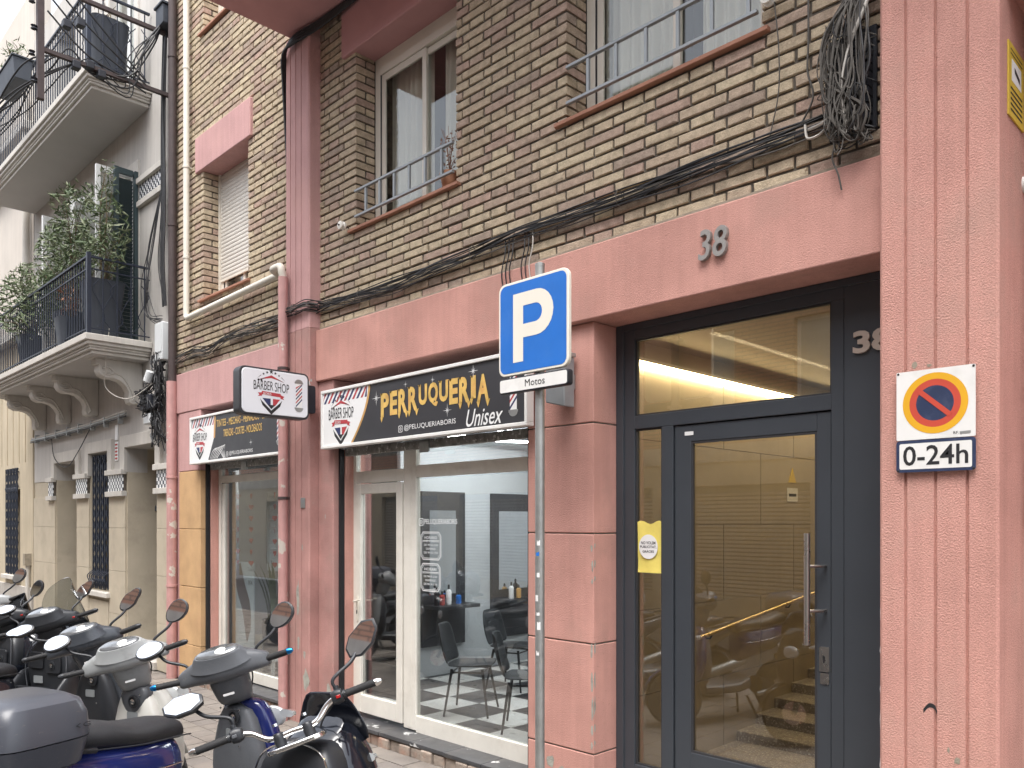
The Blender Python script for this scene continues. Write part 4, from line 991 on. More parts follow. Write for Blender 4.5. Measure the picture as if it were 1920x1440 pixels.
m = MB().sheet([(.005, u, v) for u, v in ((-.04, .075), (.05, .05), (.055, .025), (-.035, .05))], 'ink')
for k in range(5): m.sheet([(.0036, u, v) for u, v in ((-.10, -.03-k*.025), (.10, -.03-k*.025), (.10, -.04-k*.025), (-.10, -.04-k*.025))], 'ink')
for k in range(2): m.sheet([(.0036, u, v) for u, v in ((-.10, .125+k*.02), (.10, .125+k*.02), (.10, .118+k*.02), (-.10, .118+k*.02))], 'ink')
m.build('print', None, cs)
wl = empty('wall_camera', (-1.02, .30, 3.42), 'small pale grey round wall fitting below the surveillance plate', 'camera')
MB().lathe([(.04, -.01), (.04, .004), (.03, .012), (.012, .014), (.012, .09)], (0, 0, 0), 16, 'x').build('mount', 'white_paint', wl, smooth=40)
MB().lathe([(.028, .0), (.03, .05), (.02, .07)], (.085, 0, -.03), 14, 'z').build('housing', 'steel', wl, smooth=40)
# paint scrawl on the pilaster
m = MB(); pts = bez([(-1.345, .905, 0), (-1.32, .935, 0), (-1.295, .93, 0), (-1.285, .905, 0)], 6)
for k, (a, b) in enumerate(zip(pts[:-1], pts[1:])): m.sheet([(a.x, -.1206, a.y-.008), (b.x, -.1206, b.y-.012), (b.x, -.1206, b.y+.012), (a.x, -.1206, a.y+.010)])
o = m.build('spray_mark', 'ink'); adopt(o)
fl_ = empty('wall_floodlight', (-3.66, -.03, 2.75), 'grey box floodlight fixed to the pink pillar behind the parking sign', 'lamp')
MB().prism([(-.10, -.14), (.07, -.18), (.07, .16), (-.10, .16)], -.11, .0, ).build('housing', 'guard', fl_, bevel=.01)
MB().box(-.11, .08, -.12, .005, .161, .19).build('cap', 'steel', fl_, bevel=.006)
MB().box(-.05, .05, .0005, .03, -.05, .05).build('bracket', 'steel', fl_)
tl = empty('utility_plate', (-6.95, -.122, 1.98), 'small grey square service plate on the worn pilaster', 'plate')
MB().prism(rrect(-.04, .04, -.05, .05, .004), -.006, -.001).build('cover', 'steel', tl, bevel=.002)
MB().prism(rrect(-.03, .03, .005, .03, .003), -.0075, -.0062).build('label_strip', 'guard', tl)

# ------------------------------------------------------------------ drainpipes
def pipe(name, pts, r, mat, label, clips=(), parent=None, cmat=None, axis='z'):
    e = empty(name, pts[0], label, 'pipe'); e0 = Vector(pts[0])
    MB().tube([Vector(p)-e0 for p in pts], r, 14).build('tube', mat, e, smooth=50)
    for c in clips:
        c = Vector(c)-e0
        if axis == 'z': MB().lathe([(r+.001, -.014), (r+.007, -.012), (r+.007, .012), (r+.001, .014)], c, 14).box(c.x-.012, c.x+.012, c.y+r, c.y+r+.035, c.z-.01, c.z+.01).build('clip', cmat or mat, e, smooth=40)
    return e
def corner(pts, r=.08, n=5):
    P = [Vector(p) for p in pts]; o = [P[0]]
    for a, b, c in zip(P[:-2], P[1:-1], P[2:]):
        d1, d2 = (a-b).normalized(), (c-b).normalized(); p, q = b+d1*r, b+d2*r
        for k in range(n+1):
            t = k/n; o.append(p*(1-t)**2+b*2*t*(1-t)+q*t*t)
    return o+[P[-1]]
pw = pipe('drainpipe', corner([(-9.76, -.065, 8.9), (-9.76, -.065, 4.26), (-7.50, -.065, 4.31), (-7.42, -.20, 4.31), (-7.22, -.20, 4.31), (-7.22, -.20, 3.5)], .06)[:-1] + [(-7.22, -.185, 4.2)], .036, 'alu', 'cream drainpipe running down and along the brick wall beside the shuttered window', [(-9.76, -.065, 7.3), (-9.76, -.065, 6.1), (-9.76, -.065, 5.0)])
pk = pipe('drainpipe', [(-7.22, -.185, 4.195), (-7.22, -.185, 1.5), (-7.22, -.185, G)], .047, 'pinkpipe', 'pink peeling drainpipe standing against the worn pilaster', [(-7.22, -.185, 3.3), (-7.22, -.185, 2.03), (-7.22, -.185, .52)], cmat='rust')
dk = pipe('drainpipe', [(-10.17, -.065, 9.2), (-10.17, -.065, 6.), (-10.17, -.065, 3.55)], .05, 'rust', 'dark brown drainpipe between the brick building and the cream house', [(-10.17, -.065, 7.6), (-10.17, -.065, 5.5)])
lp = pipe('drainpipe', [(-10.17, -.075, 3.548), (-10.17, -.075, 1.5), (-10.17, -.075, G)], .062, 'pinkpipe', 'pink drainpipe beside the ochre stone pillar', [(-10.17, -.075, 2.35), (-10.17, -.075, 1.0)])
rp = pipe('drainpipe', [(-.93, .30, 4.2), (-.93, .30, 3.0), (-.93, .30, 1.9)], .028, 'pinkpipe', 'thin pink pipe behind the pink pilaster at the picture edge', [(-.93, .30, 2.85), (-.93, .30, 2.1)])
jb = empty('pipe_box', (-.93, .30, 1.84), 'small square junction box below the thin pink pipe', 'box'); MB().box(-.04, .04, -.04, .055, -.06, .058).build('box', 'plinth', jb, bevel=.004); MB().box(-.034, .034, -.046, -.0405, -.05, .05).build('lid', 'cement', jb, bevel=.003)

# ------------------------------------------------------------------ cables
def cable(par, pts, r=.006, mat='cable', n=6, k=6):
    o0 = par.location
    return MB().tube([Vector(p)-o0 for p in bez(pts, k)], r, n).build('cable', mat, par, smooth=60)
def bundle(path, count, spread, label, mats=('cable',), rr=(.0035, .006), wav=.03):
    e = empty('cable_bundle', path[len(path)//2], label, 'cable'); 
    for p in path[2:-1:3]: MB().tube([Vector((p[0], p[1]-.03+.055*math.cos(t)*.6, p[2]+.055*math.sin(t)))-Vector(path[len(path)//2]) for t in [k*.628 for k in range(10)]], .003, 5, closed=True).build('cable_tie', 'cable_g', e)
    for i in range(count):
        a = 2*math.pi*i/count; dy, dz = -abs(math.sin(a))*spread*.5, math.cos(a)*spread; pts = []
        ph = random.uniform(0, 6)
        for j, p in enumerate(path):
            pts.append((p[0]+random.uniform(-.03, .03), p[1]+dy+random.uniform(-.006, .006)-.008, p[2]+dz*random.uniform(.4, 1.1)+wav*math.sin(j*1.3+ph)*random.uniform(.1, .6)))
        cable(e, pts, random.uniform(*rr), random.choice(mats))
    return e
bundle([(-6.83, -.02, 3.85), (-6.5, -.02, 3.84), (-6.1, -.02, 3.83), (-5.6, -.02, 3.815), (-5.1, -.02, 3.845), (-4.6, -.02, 3.85), (-4.15, -.02, 3.885), (-3.7, -.02, 3.875), (-3.2, -.02, 3.875), (-2.7, -.02, 3.885), (-2.2, -.02, 3.895), (-1.85, -.02, 3.90)], 15, .045, 'black cable bundle sagging along the brick above the pink beam', ('cable', 'cable', 'cable', 'cable_g'), rr=(.003, .0058), wav=.055)
bundle([(-10.1, -.02, 3.80), (-9.6, -.02, 3.84), (-9.2, -.02, 3.80), (-8.8, -.02, 3.86), (-8.4, -.02, 3.87), (-8.0, -.02, 3.85), (-7.6, -.02, 3.86), (-7.30, -.05, 3.86)], 15, .055, 'black cable bundle drooping between the two drainpipes', ('cable', 'cable', 'cable_g'), rr=(.003, .006), wav=.07)
bundle([(-7.34, -.03, 3.87), (-7.28, -.14, 3.86), (-7.05, -.14, 3.85), (-6.86, -.13, 3.86), (-6.80, -.03, 3.86)], 12, .05, 'black cables wrapped round the fluted pilaster', ('cable', 'cable', 'cable_g'), wav=.03)
sof = empty('cable_bundle', (-7.2, -.14, 6.4), 'thick black cables following the corner under the pink overhang', 'cable')
for i in range(4):
    d = i*.022
    cable(sof, [(-7.33, -.04-d*.3, 4.0), (-7.33, -.05-d*.3, 5.2), (-7.32, -.06-d, 6.1), (-7.26, -.14-d*.4, 6.40), (-7.05, -.16, 6.50-d), (-6.7, -.10, 6.525-d), (-6.0, -.06, 6.535-d*.6), (-4.8, -.06, 6.535-d*.6)], .013)
dw = empty('drop_wire', (-4.1, -.03, 3.6), 'thin wires dropping from the bundle behind the parking sign', 'cable')
for i in range(6):
    x = -4.26+i*.04+(.08 if i > 2 else 0); cable(dw, [(x, -.03, 3.87), (x+.015, -.05, 3.75), (x-.01, -.06, 3.62), (x+.01, -.06, 3.45), (x, -.06, 3.15)], .0045, 'cable' if i != 5 else 'cable_w')
iw = empty('wire_insulator', (-2.16, -.05, 4.67), 'round porcelain wire insulator on the brick beside the window guard', 'insulator')
MB().lathe([(.012, -.03), (.036, -.026), (.038, -.012), (.024, -.004), (.024, .004), (.038, .012), (.036, .026), (.012, .03)], (0, -.02, 0), 16, 'y').build('spool', 'porcelain', iw, smooth=40)
MB().tube([(0, .055, .0), (0, -.06, 0)], .008, 8).build('bolt', 'rust', iw)
iw2 = empty('wire_insulator', (-6.36, -.05, 4.51), 'round porcelain wire insulator at the lower corner of the potted window', 'insulator')
MB().lathe([(.012, -.03), (.036, -.026), (.038, -.012), (.024, -.004), (.024, .004), (.038, .012), (.036, .026), (.012, .03)], (0, -.02, 0), 16, 'y').build('spool', 'porcelain', iw2, smooth=40)
MB().tube([(0, .055, .0), (0, -.06, 0)], .008, 8).build('bolt', 'rust', iw2)
vw = empty('hanging_wire', (-2.1, -.03, 4.3), 'thin wire hanging from the porcelain insulator down to the cable bundle', 'cable')
cable(vw, [(-2.13, -.06, 4.64), (-2.11, -.05, 4.4), (-2.115, -.04, 4.15), (-2.17, -.03, 3.93)], .004, 'cable_g')
cable(vw, [(-2.13, -.06, 4.67), (-2.02, -.05, 4.70), (-1.90, -.04, 4.76), (-1.80, -.04, 4.9)], .006, 'cable')
vw = empty('hanging_wire', (-1.93, -.03, 4.3), 'grey wire hanging beside the big cable tangle', 'cable')
cable(vw, [(-1.95, -.04, 4.9), (-1.945, -.04, 4.4), (-1.95, -.04, 4.2), (-1.92, -.04, 4.05), (-1.99, -.04, 3.92)], .006, 'cable_g')
# the big tangle beside the pilaster
tg = empty('cable_tangle', (-1.72, -.05, 4.1), 'big tangle of dusty cables on a terminal block beside the pink pilaster', 'cable')
tb = MB()
for i in range(5):
    for j in range(11): tb.box(-.10+i*.042, -.10+i*.042+.034, -.03, .03, -.28+j*.042, -.28+j*.042+.034)
tb.build('terminal_block', 'box_dark', tg)
MB().box(-.12, .12, .031, .06, -.31, .21).build('backplate', 'box_dark', tg)
rnd = random.Random(5)
for i in range(38):                                       # long runs from above
    xt = -1.58-rnd.uniform(0, .13); xm = -1.70+rnd.uniform(-.13, .11); yb_ = -.07-rnd.uniform(0, .10)
    pts = [(xt, -.04-rnd.uniform(0, .04), 4.85), (xt-.03, -.06, 4.55), (xm, yb_, 4.3), (xm+rnd.uniform(-.03, .03), yb_-.02, 4.05), (-1.72+rnd.uniform(-.11, .12), yb_-.02, 3.85), (-1.70+rnd.uniform(-.09, .1), yb_, 3.70+rnd.uniform(0, .08)), (-1.68+rnd.uniform(-.08, .1), -.05, 3.76)]
    cable(tg, pts, rnd.choice((.0025, .003, .004, .005, .007)), rnd.choice(('cable_g', 'cable_g', 'cable_g', 'cable', 'cable_w' if i % 9 == 0 else 'cable_g')))
for i in range(34):                                       # loops and curls
    a0 = rnd.uniform(0, 6.28); cx = -1.71+rnd.uniform(-.08, .08); cz = rnd.choice((rnd.uniform(3.74, 3.95), rnd.uniform(3.9, 4.33))); rx, rz = rnd.uniform(.015, .055), rnd.uniform(.06, .20); yb_ = -.085-rnd.uniform(0, .09)
    pts = [(cx+rx*math.cos(a0+k*.9)*(1-.04*k), yb_+rnd.uniform(-.015, .015), cz+rz*math.sin(a0+k*.9)*(1-.05*k)) for k in range(rnd.randint(4, 8))]
    cable(tg, pts, rnd.choice((.003, .004, .005)), rnd.choice(('cable_g', 'cable_g', 'cable', 'cable_g')))
for i in range(60):                                       # small frizz round the terminals
    cx = -1.80+rnd.uniform(-.05, .2); cz = rnd.uniform(3.98, 4.36); pts = [(cx+rnd.uniform(-.045, .045), -.085+rnd.uniform(-.035, .02), cz+rnd.uniform(-.04, .04)) for k in range(4)]
    cable(tg, pts, .0028, rnd.choice(('cable_g', 'cable', 'cable_g')), 5, 4)
for i in range(5): cable(tg, [(-1.59-i*.012, -.05, 4.9), (-1.60-i*.012, -.10, 4.45), (-1.68, -.14, 4.2), (-1.72, -.15, 3.98), (-1.70, -.14, 3.75)], .010, 'cable_g' if i else 'cable_w')
cable(tg, [(-1.94, -.05, 3.88), (-1.86, -.10, 3.86), (-1.78, -.13, 3.87), (-1.70, -.13, 3.93)], .009, 'cable_w')
cable(tg, [(-1.96, -.05, 3.91), (-1.93, -.08, 3.82), (-1.85, -.09, 3.82), (-1.80, -.10, 3.88)], .007, 'cable_w')
cable(tg, [(-1.78, -.09, 3.74), (-1.79, -.10, 3.66), (-1.765, -.09, 3.58), (-1.755, -.07, 3.50)], .005, 'cable_g')
# pot on the middle window sill
pt = empty('sill_pot', (-5.02, .08, 4.469), 'small terracotta pot with a dried plant on the window sill', 'plant pot')
MB().lathe([(.05, 0), (.075, .13), (.082, .13), (.082, .155), (.068, .155), (.06, .12)], (0, 0, 0), 16).build('pot', 'pot_terra', pt, smooth=40)
m = MB()
for k in range(16):
    a = random.uniform(0, 6.28); h_ = random.uniform(.12, .42); m.tube(bez([(0, 0, .12), (.02*math.cos(a), .02*math.sin(a), .12+h_*.6), (.07*math.cos(a), .07*math.sin(a), .12+h_)], 4), .002, 4)
m.build('stems', 'leaf_dry', pt)
m = MB()
for k in range(70):
    a = random.uniform(0, 6.28); h_ = random.uniform(.18, .5); r_ = random.uniform(0, .09); c = Vector((r_*math.cos(a), r_*math.sin(a), h_)); u = Vector((random.gauss(0, 1), random.gauss(0, 1), random.gauss(0, 1))).normalized()*.014; v = u.orthogonal().normalized()*.007
    m.sheet([c-u, c+v, c+u, c-v])
m.build('foliage', 'leaf_dry', pt)
# ------------------------------------------------------------------ cream townhouse on the left
nb = empty('townhouse', (-13.3, .3, G), 'cream townhouse with iron balconies and checkered tile bands', 'building'); nb_inv = Matrix.Translation((13.3, -.3, -G))
def A(o, parent=None):
    o.parent = parent or nb
    if parent is None: o.matrix_parent_inverse = nb_inv
    return o
def N(name, x0, x1, y0, y1, z0, z1, mat, bevel=0., parent=None): return A(BX(name, x0, x1, y0, y1, z0, z1, mat, None, bevel), parent)
OP = [(-15.20, -14.10, G, 2.78), (-13.48, -12.64, .76, 2.84), (-11.95, -10.86, G, 2.84)]
UP = [(-12.62, -11.62, 4.2, 6.62), (-15.2, -14.2, 4.2, 6.62), (-12.62, -11.62, 7.6, 10.0), (-15.2, -14.2, 7.6, 10.0)]
mb = MB(); walls(mb, -16.5, -10.255, 3.40, 10.5, UP, .02, .30); A(mb.build('wall', 'cream'))
mb = MB(); walls(mb, -16.5, -10.255, 2.50, 3.40, OP, .022, .30); A(mb.build('wall', 'cream'))
mb = MB(); walls(mb, -16.5, -10.255, G, 2.50, OP, .03, .30); A(mb.build('wall', 'stone'))
# stone cladding slabs between the openings
for (a, b) in ((-16.48, -15.22), (-14.08, -13.5), (-12.62, -11.97), (-10.84, -10.27)):
    z = G; k = 0
    while z < 2.2:
        zt = min(z+.62, 2.22); w_ = b-a; n = 2 if w_ > .9 else 1
        for i in range(n): N('stone_slab', a+w_*i/n+.002, a+w_*(i+1)/n-.002, .0, .035, z+.002, zt-.002, 'stone', .003)
        z += .62; k += 1
for i in range(2): N('stone_slab', -13.478+i*.42, -13.478+(i+1)*.42-.004, .0, .035, G, .62, 'stone', .003)
# surrounds
for (a, b, c, d) in OP:
    t = .17; zb = 2.50
    N('door_surround', a-t, a-.001, -.022, .05, zb, d+t, 'trim', .006); N('door_surround', b+.001, b+t, -.022, .05, zb, d+t, 'trim', .006); N('door_surround', a, b, -.022, .05, d+.001, d+t, 'trim', .006)
# reveals of the openings in stone
for (a, b, c, d) in OP:
    N('reveal', a-.03, a-.001, .30, .62, c, d, 'stone'); N('reveal', b+.001, b+.03, .30, .62, c, d, 'stone'); N('reveal', a, b, .301, .62, d, d+.03, 'stone')
# checkered tile bands, every tile its own
tw = MB().box(-.0, .047, -.006, .0, 0, .047).mesh('tile', 'tile_w'); tbk = MB().box(.0, .047, -.006, .0, 0, .047).mesh('tile', 'tile_b')
rest = MB(); cnt = 0
def checker(x0, x1, z0, z1, y):
    global cnt
    N('tile_ledge', x0-.03, x1+.03, y-.055, y+.03, z1, z1+.075, 'trim', .006); N('tile_ledge', x0-.03, x1+.03, y-.05, y+.03, z0-.075, z0, 'trim', .006)
    N('tile_bed', x0, x1, y-.004, y+.03, z0, z1, 'mortar')
    nx = max(1, round((x1-x0)/.0495)); nz = max(1, round((z1-z0)/.0495)); w_, h_ = (x1-x0)/nx, (z1-z0)/nz
    for i in range(nx):
        for j in range(nz):
            o = bpy.data.objects.new('tile', tbk if (i+j) % 2 else tw); C.objects.link(o); A(o); o.location = (x0+i*w_+.001, y-.0045, z0+j*h_+.001); o.scale = (w_/.0495, 1, h_/.0495); cnt += 1
for (a, b) in ((-15.52, -15.24), (-14.05, -13.53), (-12.60, -11.99), (-10.80, -10.30)): checker(a, b, 2.235, 2.47, -.008)
checker(-11.50, -10.62, 6.16, 6.40, .016)
N('frieze', -16.5, -11.56, .004, .05, 6.10, 6.22, 'trim', .006)
# doors
def far_door(a, b, c, d, glass_top):
    f = A(MB().box(a, b, .45, .52, c, d).build('door', 'door_slate'))
    xm = (a+b)/2
    if glass_top:
        N('pane', a+.08, xm+.10, .438, .449, 1.90, d-.12, 'frosted', 0, f)
        for i in range(3):
            for j in range(4): N('panel', a+.12+i*.30, a+.12+i*.30+.13, .435, .449, .40+j*.36, .40+j*.36+.22, 'guard' if i < 2 else 'door_slate', .008, f)
    else:
        N('transom', a, b, .40, .449, 1.95, 2.03, 'door_slate', .01, f)
        for i in range(4): N('moulding', a+.05+i*.27, a+.09+i*.27, .42, .449, c+.1, 1.94, 'door_slate', .008, f)
        for i in range(4): N('moulding', a+.05+i*.27, a+.09+i*.27, .42, .449, 2.04, d-.04, 'door_slate', .008, f)
        N('panel', a+.12, xm-.06, .425, .449, .2, .9, 'door_slate', .012, f); N('panel', xm+.06, b-.12, .425, .449, .2, .9, 'door_slate', .012, f)
    return f
far_door(-15.20, -14.10, G, 2.78, True); far_door(-11.95, -10.86, G, 2.84, False)
N('doorstep', -15.24, -14.06, -.05, .45, G, -.04, 'plinth', .01); N('doorstep', -11.99, -10.82, -.05, .45, G, -.04, 'plinth', .01)
# barred ground floor window
f = A(MB().box(-13.48, -12.64, .27, .30, .76, 2.84).build('window', 'room_dark'))
o = MB().box(-13.47, -13.40, .20, .25, .77, 2.83).box(-12.72, -12.65, .20, .25, .77, 2.83).box(-13.09, -13.03, .20, .25, .77, 2.83).box(-13.40, -12.72, .205, .245, 2.74, 2.83).box(-13.40, -12.72, .205, .245, .77, .86).box(-13.40, -12.72, .205, .245, 2.1, 2.16).build('sash', 'stem', f)
o = MB().box(-13.40, -12.72, .255, .26, .86, 2.74).build('pane', 'glass', f)
N('window_sill', -13.56, -12.56, -.06, .24, .68, .755, 'trim', .008)
bar = MB()
for k in range(26):
    z = .80+k*.078; bar.tube([(.012*math.sin(k*1.57), 0, z), (.012*math.sin((k+1)*1.57), 0, z+.078)], .011, 6)
def grille(x0, x1, n, z0, par, y, scale=1.0):
    me = MB()
    pts = [(.016*(1 if k % 2 else -1)*scale, 0, k*.088) for k in range(24)]
    me.tube(pts, [.009+.009*(k % 2) for k in range(24)], 6); mm = me.mesh('bar', 'iron', 60)
    for i in range(n):
        o = bpy.data.objects.new('bar', mm); C.objects.link(o); o.parent = par; o.location = (x0+(x1-x0)*(i+.5)/n, y, z0); o.rotation_euler = (0, 0, (i % 2)*math.pi)
    for zz in (z0+.06, z0+1.0, z0+1.95):
        q = BX('cross_bar', x0, x1, y+.011, y+.018, zz-.012, zz+.012, 'iron'); q.parent = par
grille(-13.46, -12.66, 9, .78, f, .04)
for i in range(9):
    x = -13.46+.8*(i+.5)/9; q = MB().tube(bez([(x, .02, .80), (x+.02, -.03, .90), (x-.02, -.04, .98), (x, .03, 1.05)], 4), .008, 6).build('scroll', 'iron', f, smooth=60)
# plaque
N('wall_plaque', -12.40, -12.29, .010, .021, 2.98, 3.20, 'white_print', .003); N('wall_plaque', -12.40, -12.29, .010, .021, 2.68, 2.95, 'white_print', .003)
for k in range(5): N('plaque_line', -12.39, -12.30, .0085, .0098, 2.70+k*.05, 2.725+k*.05, 'heart')

# ---------------- balconies
def balcony(z, depth, x0, x1, label):
    b = A(MB().box(x0, x1, -depth, .018, z-.085, z).build('balcony', 'trim', bevel=.01))
    def S(o): o.parent = b; return o
    # moulded underside
    for i, (ins, h0, h1) in enumerate(((.03, .085, .13), (.06, .13, .16), (.075, .16, .19), (.11, .19, .235))):
        S(BX('moulding', x0+ins, x1-ins, -depth+ins, .016, z-h1, z-h0-.0005, 'trim', None, .008))
    S(BX('soffit', x0+.12, x1-.12, -depth+.12, .015, z-.2365, z-.2353, 'soffit'))
    # balustrade
    top = z+.98
    rail = MB().box(x0+.03, x1-.03, -depth+.035, -depth+.075, top-.012, top+.012).box(x1-.07, x1-.03, -depth+.076, .0, top-.012, top+.012).box(x0+.03, x1-.03, -depth+.045, -depth+.065, top-.16, top-.145).box(x1-.06, x1-.04, -depth+.066, .0, top-.16, top-.145).box(x0+.03, x1-.03, -depth+.045, -depth+.065, z+.06, z+.075).box(x1-.06, x1-.04, -depth+.066, .0, z+.06, z+.075)
    S(rail.build('rail', 'iron'))
    wav = MB().tube([(0, 0, .0)]+[(.0, 0, .30), (.012, 0, .34), (-.012, 0, .38), (.012, 0, .42), (0, 0, .46)]+[(0, 0, .97)], .0085, 6).mesh('baluster', 'iron', 60)
    str_ = MB().tube([(0, 0, 0), (0, 0, .97)], .0085, 6).mesh('baluster', 'iron', 60)
    n = int((x1-x0-.12)/.105)
    for i in range(n+1):
        o = bpy.data.objects.new('baluster', wav if i % 3 == 1 else str_); C.objects.link(o); S(o); o.location = (x0+.06+i*(x1-x0-.12)/n, -depth+.055, z)
    for i in range(4):
        o = bpy.data.objects.new('baluster', str_); C.objects.link(o); S(o); o.location = (x1-.05, -depth+.055+(i+1)*(depth-.05)/4.4, z)
    S(MB().box(x1-.075, x1-.025, -depth+.03, -depth+.08, z, top+.05).build('post', 'iron'))
    # scrolls on the return side
    for i in range(3):
        yy = -depth+.16+i*.22; m = MB()
        m.tube(bez([(x1-.05, yy, z+.10), (x1-.05, yy+.09, z+.22), (x1-.05, yy+.02, z+.42), (x1-.05, yy-.06, z+.58), (x1-.05, yy+.03, z+.72)], 5), .006, 6).tube(bez([(x1-.05, yy+.16, z+.10), (x1-.05, yy+.06, z+.25), (x1-.05, yy+.13, z+.45), (x1-.05, yy+.2, z+.6), (x1-.05, yy+.1, z+.74)], 5), .006, 6)
        S(m.build('scroll', 'iron', smooth=60))
    return b
b1 = balcony(4.19, .81, -16.55, -11.03, 'lower'); b2 = balcony(7.58, .81, -16.55, -11.03, 'upper')
# scrolled corbels
def corbel(x):
    prof = [(-.0, 3.93), (-.62, 3.93), (-.62, 3.86), (-.56, 3.85)] + [(-.44+.15*math.cos(R(a)), 3.76+.12*math.sin(R(a))) for a in range(150, -100+0, -25)][0:0]
    prof = [(.018, 3.945), (-.58, 3.945), (-.58, 3.87), (-.54, 3.865), (-.55, 3.80), (-.52, 3.735), (-.45, 3.70), (-.36, 3.705), (-.27, 3.68), (-.20, 3.62), (-.16, 3.54), (-.17, 3.46), (-.15, 3.40), (-.10, 3.38), (-.05, 3.40), (.018, 3.40)]
    c = A(MB().prism(prof, x-.09, x+.09, axis='x').build('corbel', 'trim', bevel=.01))
    for sg in (-1, 1):
        pts = bez([(x+sg*.093, -.50, 3.82), (x+sg*.093, -.42, 3.84), (x+sg*.093, -.36, 3.78), (x+sg*.093, -.43, 3.745), (x+sg*.093, -.50, 3.77)], 5) + bez([(x+sg*.093, -.36, 3.78), (x+sg*.093, -.25, 3.74), (x+sg*.093, -.16, 3.62), (x+sg*.093, -.10, 3.48), (x+sg*.093, -.12, 3.43)], 5)
        o = MB().tube(pts, .014, 6).build('scroll', 'trim', smooth=60); o.parent = c
    o = BX('cap', x-.12, x+.12, -.62, .017, 3.9455, 3.953, 'trim'); o.parent = c
for x in (-15.85, -14.5, -13.2, -11.45): corbel(x)
# wall conduits below the balcony
cu = empty('wall_conduit', (-13.5, -.02, 3.28), 'grey conduits running along the cream wall under the balcony corbels', 'conduit')
for k in range(3): MB().tube([(-2.9, -.03-.01*k, .0-.035*k), (-1.5, -.03, .0-.035*k), (.1, -.03-.01*k, .01-.035*k), (1.7, -.03, .06-.035*k)], .016 if k < 2 else .010, 8).build('conduit', ('trim', 'steel', 'cable')[k], cu, smooth=40)
for k in range(8): MB().box(-2.6+k*.58, -2.58+k*.58, -.055, .015, -.10, .05).build('clip', 'steel', cu)
cable(cu, [(-15.3, -.03, 3.2), (-15.0, -.06, 2.85), (-14.3, -.08, 2.68), (-13.8, -.06, 2.9), (-13.3, -.03, 3.25)], .007)
# balcony doors and shutters
for (a, b, c, d) in UP[:3]:
    f = A(MB().box(a, a+.07, .10, .16, c, d).box(b-.07, b, .10, .16, c, d).box(a+.07, b-.07, .10, .16, d-.08, d).box((a+b)/2-.04, (a+b)/2+.04, .10, .16, c, d-.08).box(a+.07, b-.07, .10, .16, c, c+.25).build('balcony_door', 'shutter_w', bevel=.004))
    N('pane', a+.07, (a+b)/2-.04, .125, .13, c+.25, d-.08, 'glass', 0, f); N('pane', (a+b)/2+.04, b-.07, .125, .13, c+.25, d-.08, 'glass', 0, f)
    N('curtain', a+.05, b-.05, .26, .27, c, d, 'curtain', 0, f)
    N('surround', a-.15, a-.001, -.01, .05, c, d+.14, 'trim', .006); N('surround', b+.001, b+.15, -.01, .05, c, d+.14, 'trim', .006); N('surround', a, b, -.01, .05, d+.001, d+.14, 'trim', .006)
def shutter(x, y0, y1, z0, z1, rot, mat, parent=None):
    w_ = y1-y0
    s_ = A(MB().box(0, .045, 0, .06, z0, z1).box(w_-.06, w_, 0, .045, z0, z1).box(.06, w_-.06, 0, .04, z1-.08, z1).box(.06, w_-.06, 0, .04, z0, z0+.1).build('shutter_leaf', mat, bevel=.003))
    me = MB().prism([(0, .0), (.004, .0), (.034, .038), (.030, .038)], .06, w_-.06, axis='x').mesh('louvre', mat)
    for i in range(int((z1-z0-.2)/.05)):
        o = bpy.data.objects.new('louvre', me); C.objects.link(o); o.parent = s_; o.location = (0, 0, z0+.11+i*.05)
    s_.location = (x, y0, 0); s_.rotation_euler = (0, 0, R(rot)); return s_
shutter(-11.60, -.01, .49, 4.24, 6.58, -92, 'shutter_w'); shutter(-11.52, -.01, .30, 4.24, 6.58, -86, 'shutter_g')
shutter(-12.66, -.01, .49, 4.24, 6.55, -130, 'shutter_w'); shutter(-14.16, -.01, .49, 4.24, 6.55, -80, 'shutter_w')
# pots and plants of the balcony
def leafy(e, c, rad, n, size, mat='leaf', r0=random.Random(3), stems=9, base=None):
    m = MB()
    for i in range(n):
        while True:
            p = Vector((r0.uniform(-1, 1), r0.uniform(-1, 1), r0.uniform(-1, 1)))
            if p.length < 1: break
        k = math.sin(p.x*5+p.z*4)*.5+math.sin(p.y*7-p.z*5+2)*.5
        if k < -.35 and r0.random() < .8: continue
        q = Vector((c[0]+p.x*rad[0], c[1]+p.y*rad[1], c[2]+p.z*rad[2]))
        d = Vector((r0.gauss(0, 1), r0.gauss(0, 1), r0.gauss(-.3, .7))).normalized(); u = d*size*r0.uniform(.5, 1.9); v = d.orthogonal().normalized(); v.rotate(Matrix.Rotation(r0.uniform(0, 6.28), 3, d)); v *= size*r0.uniform(.2, .34)
        nrm = u.cross(v).normalized()*size*.12
        m.add([q-u, q+v, q+u, q-v, q+nrm], [(0, 1, 4), (1, 2, 4), (2, 3, 4), (3, 0, 4)])
    m.build('foliage', mat, e)
    if base is not None:
        m = MB()
        for i in range(stems):
            t = Vector((c[0]+r0.uniform(-.8, .8)*rad[0], c[1]+r0.uniform(-.8, .8)*rad[1], c[2]+r0.uniform(-.6, .95)*rad[2])); bs = Vector(base)+Vector((r0.uniform(-.05, .05), r0.uniform(-.05, .05), 0))
            m.tube(bez([bs, bs.lerp(t, .5)+Vector((r0.uniform(-.08, .08), r0.uniform(-.06, .06), .1)), t], 5), [.010-.0007*k for k in range(11)], 5)
        m.build('branches', 'stem', e, smooth=60)
def pot(e, x, y, w0, w1, h):
    rings = [ring((x, y, z), w, w, 5, 16, (1, 0, 0), (0, 1, 0)) for z, w in ((0, w0), (h*.5, (w0+w1)/2), (h-.03, w1), (h, w1+.006))]
    MB().loft(rings).build('pot', 'pot', e, smooth=40)
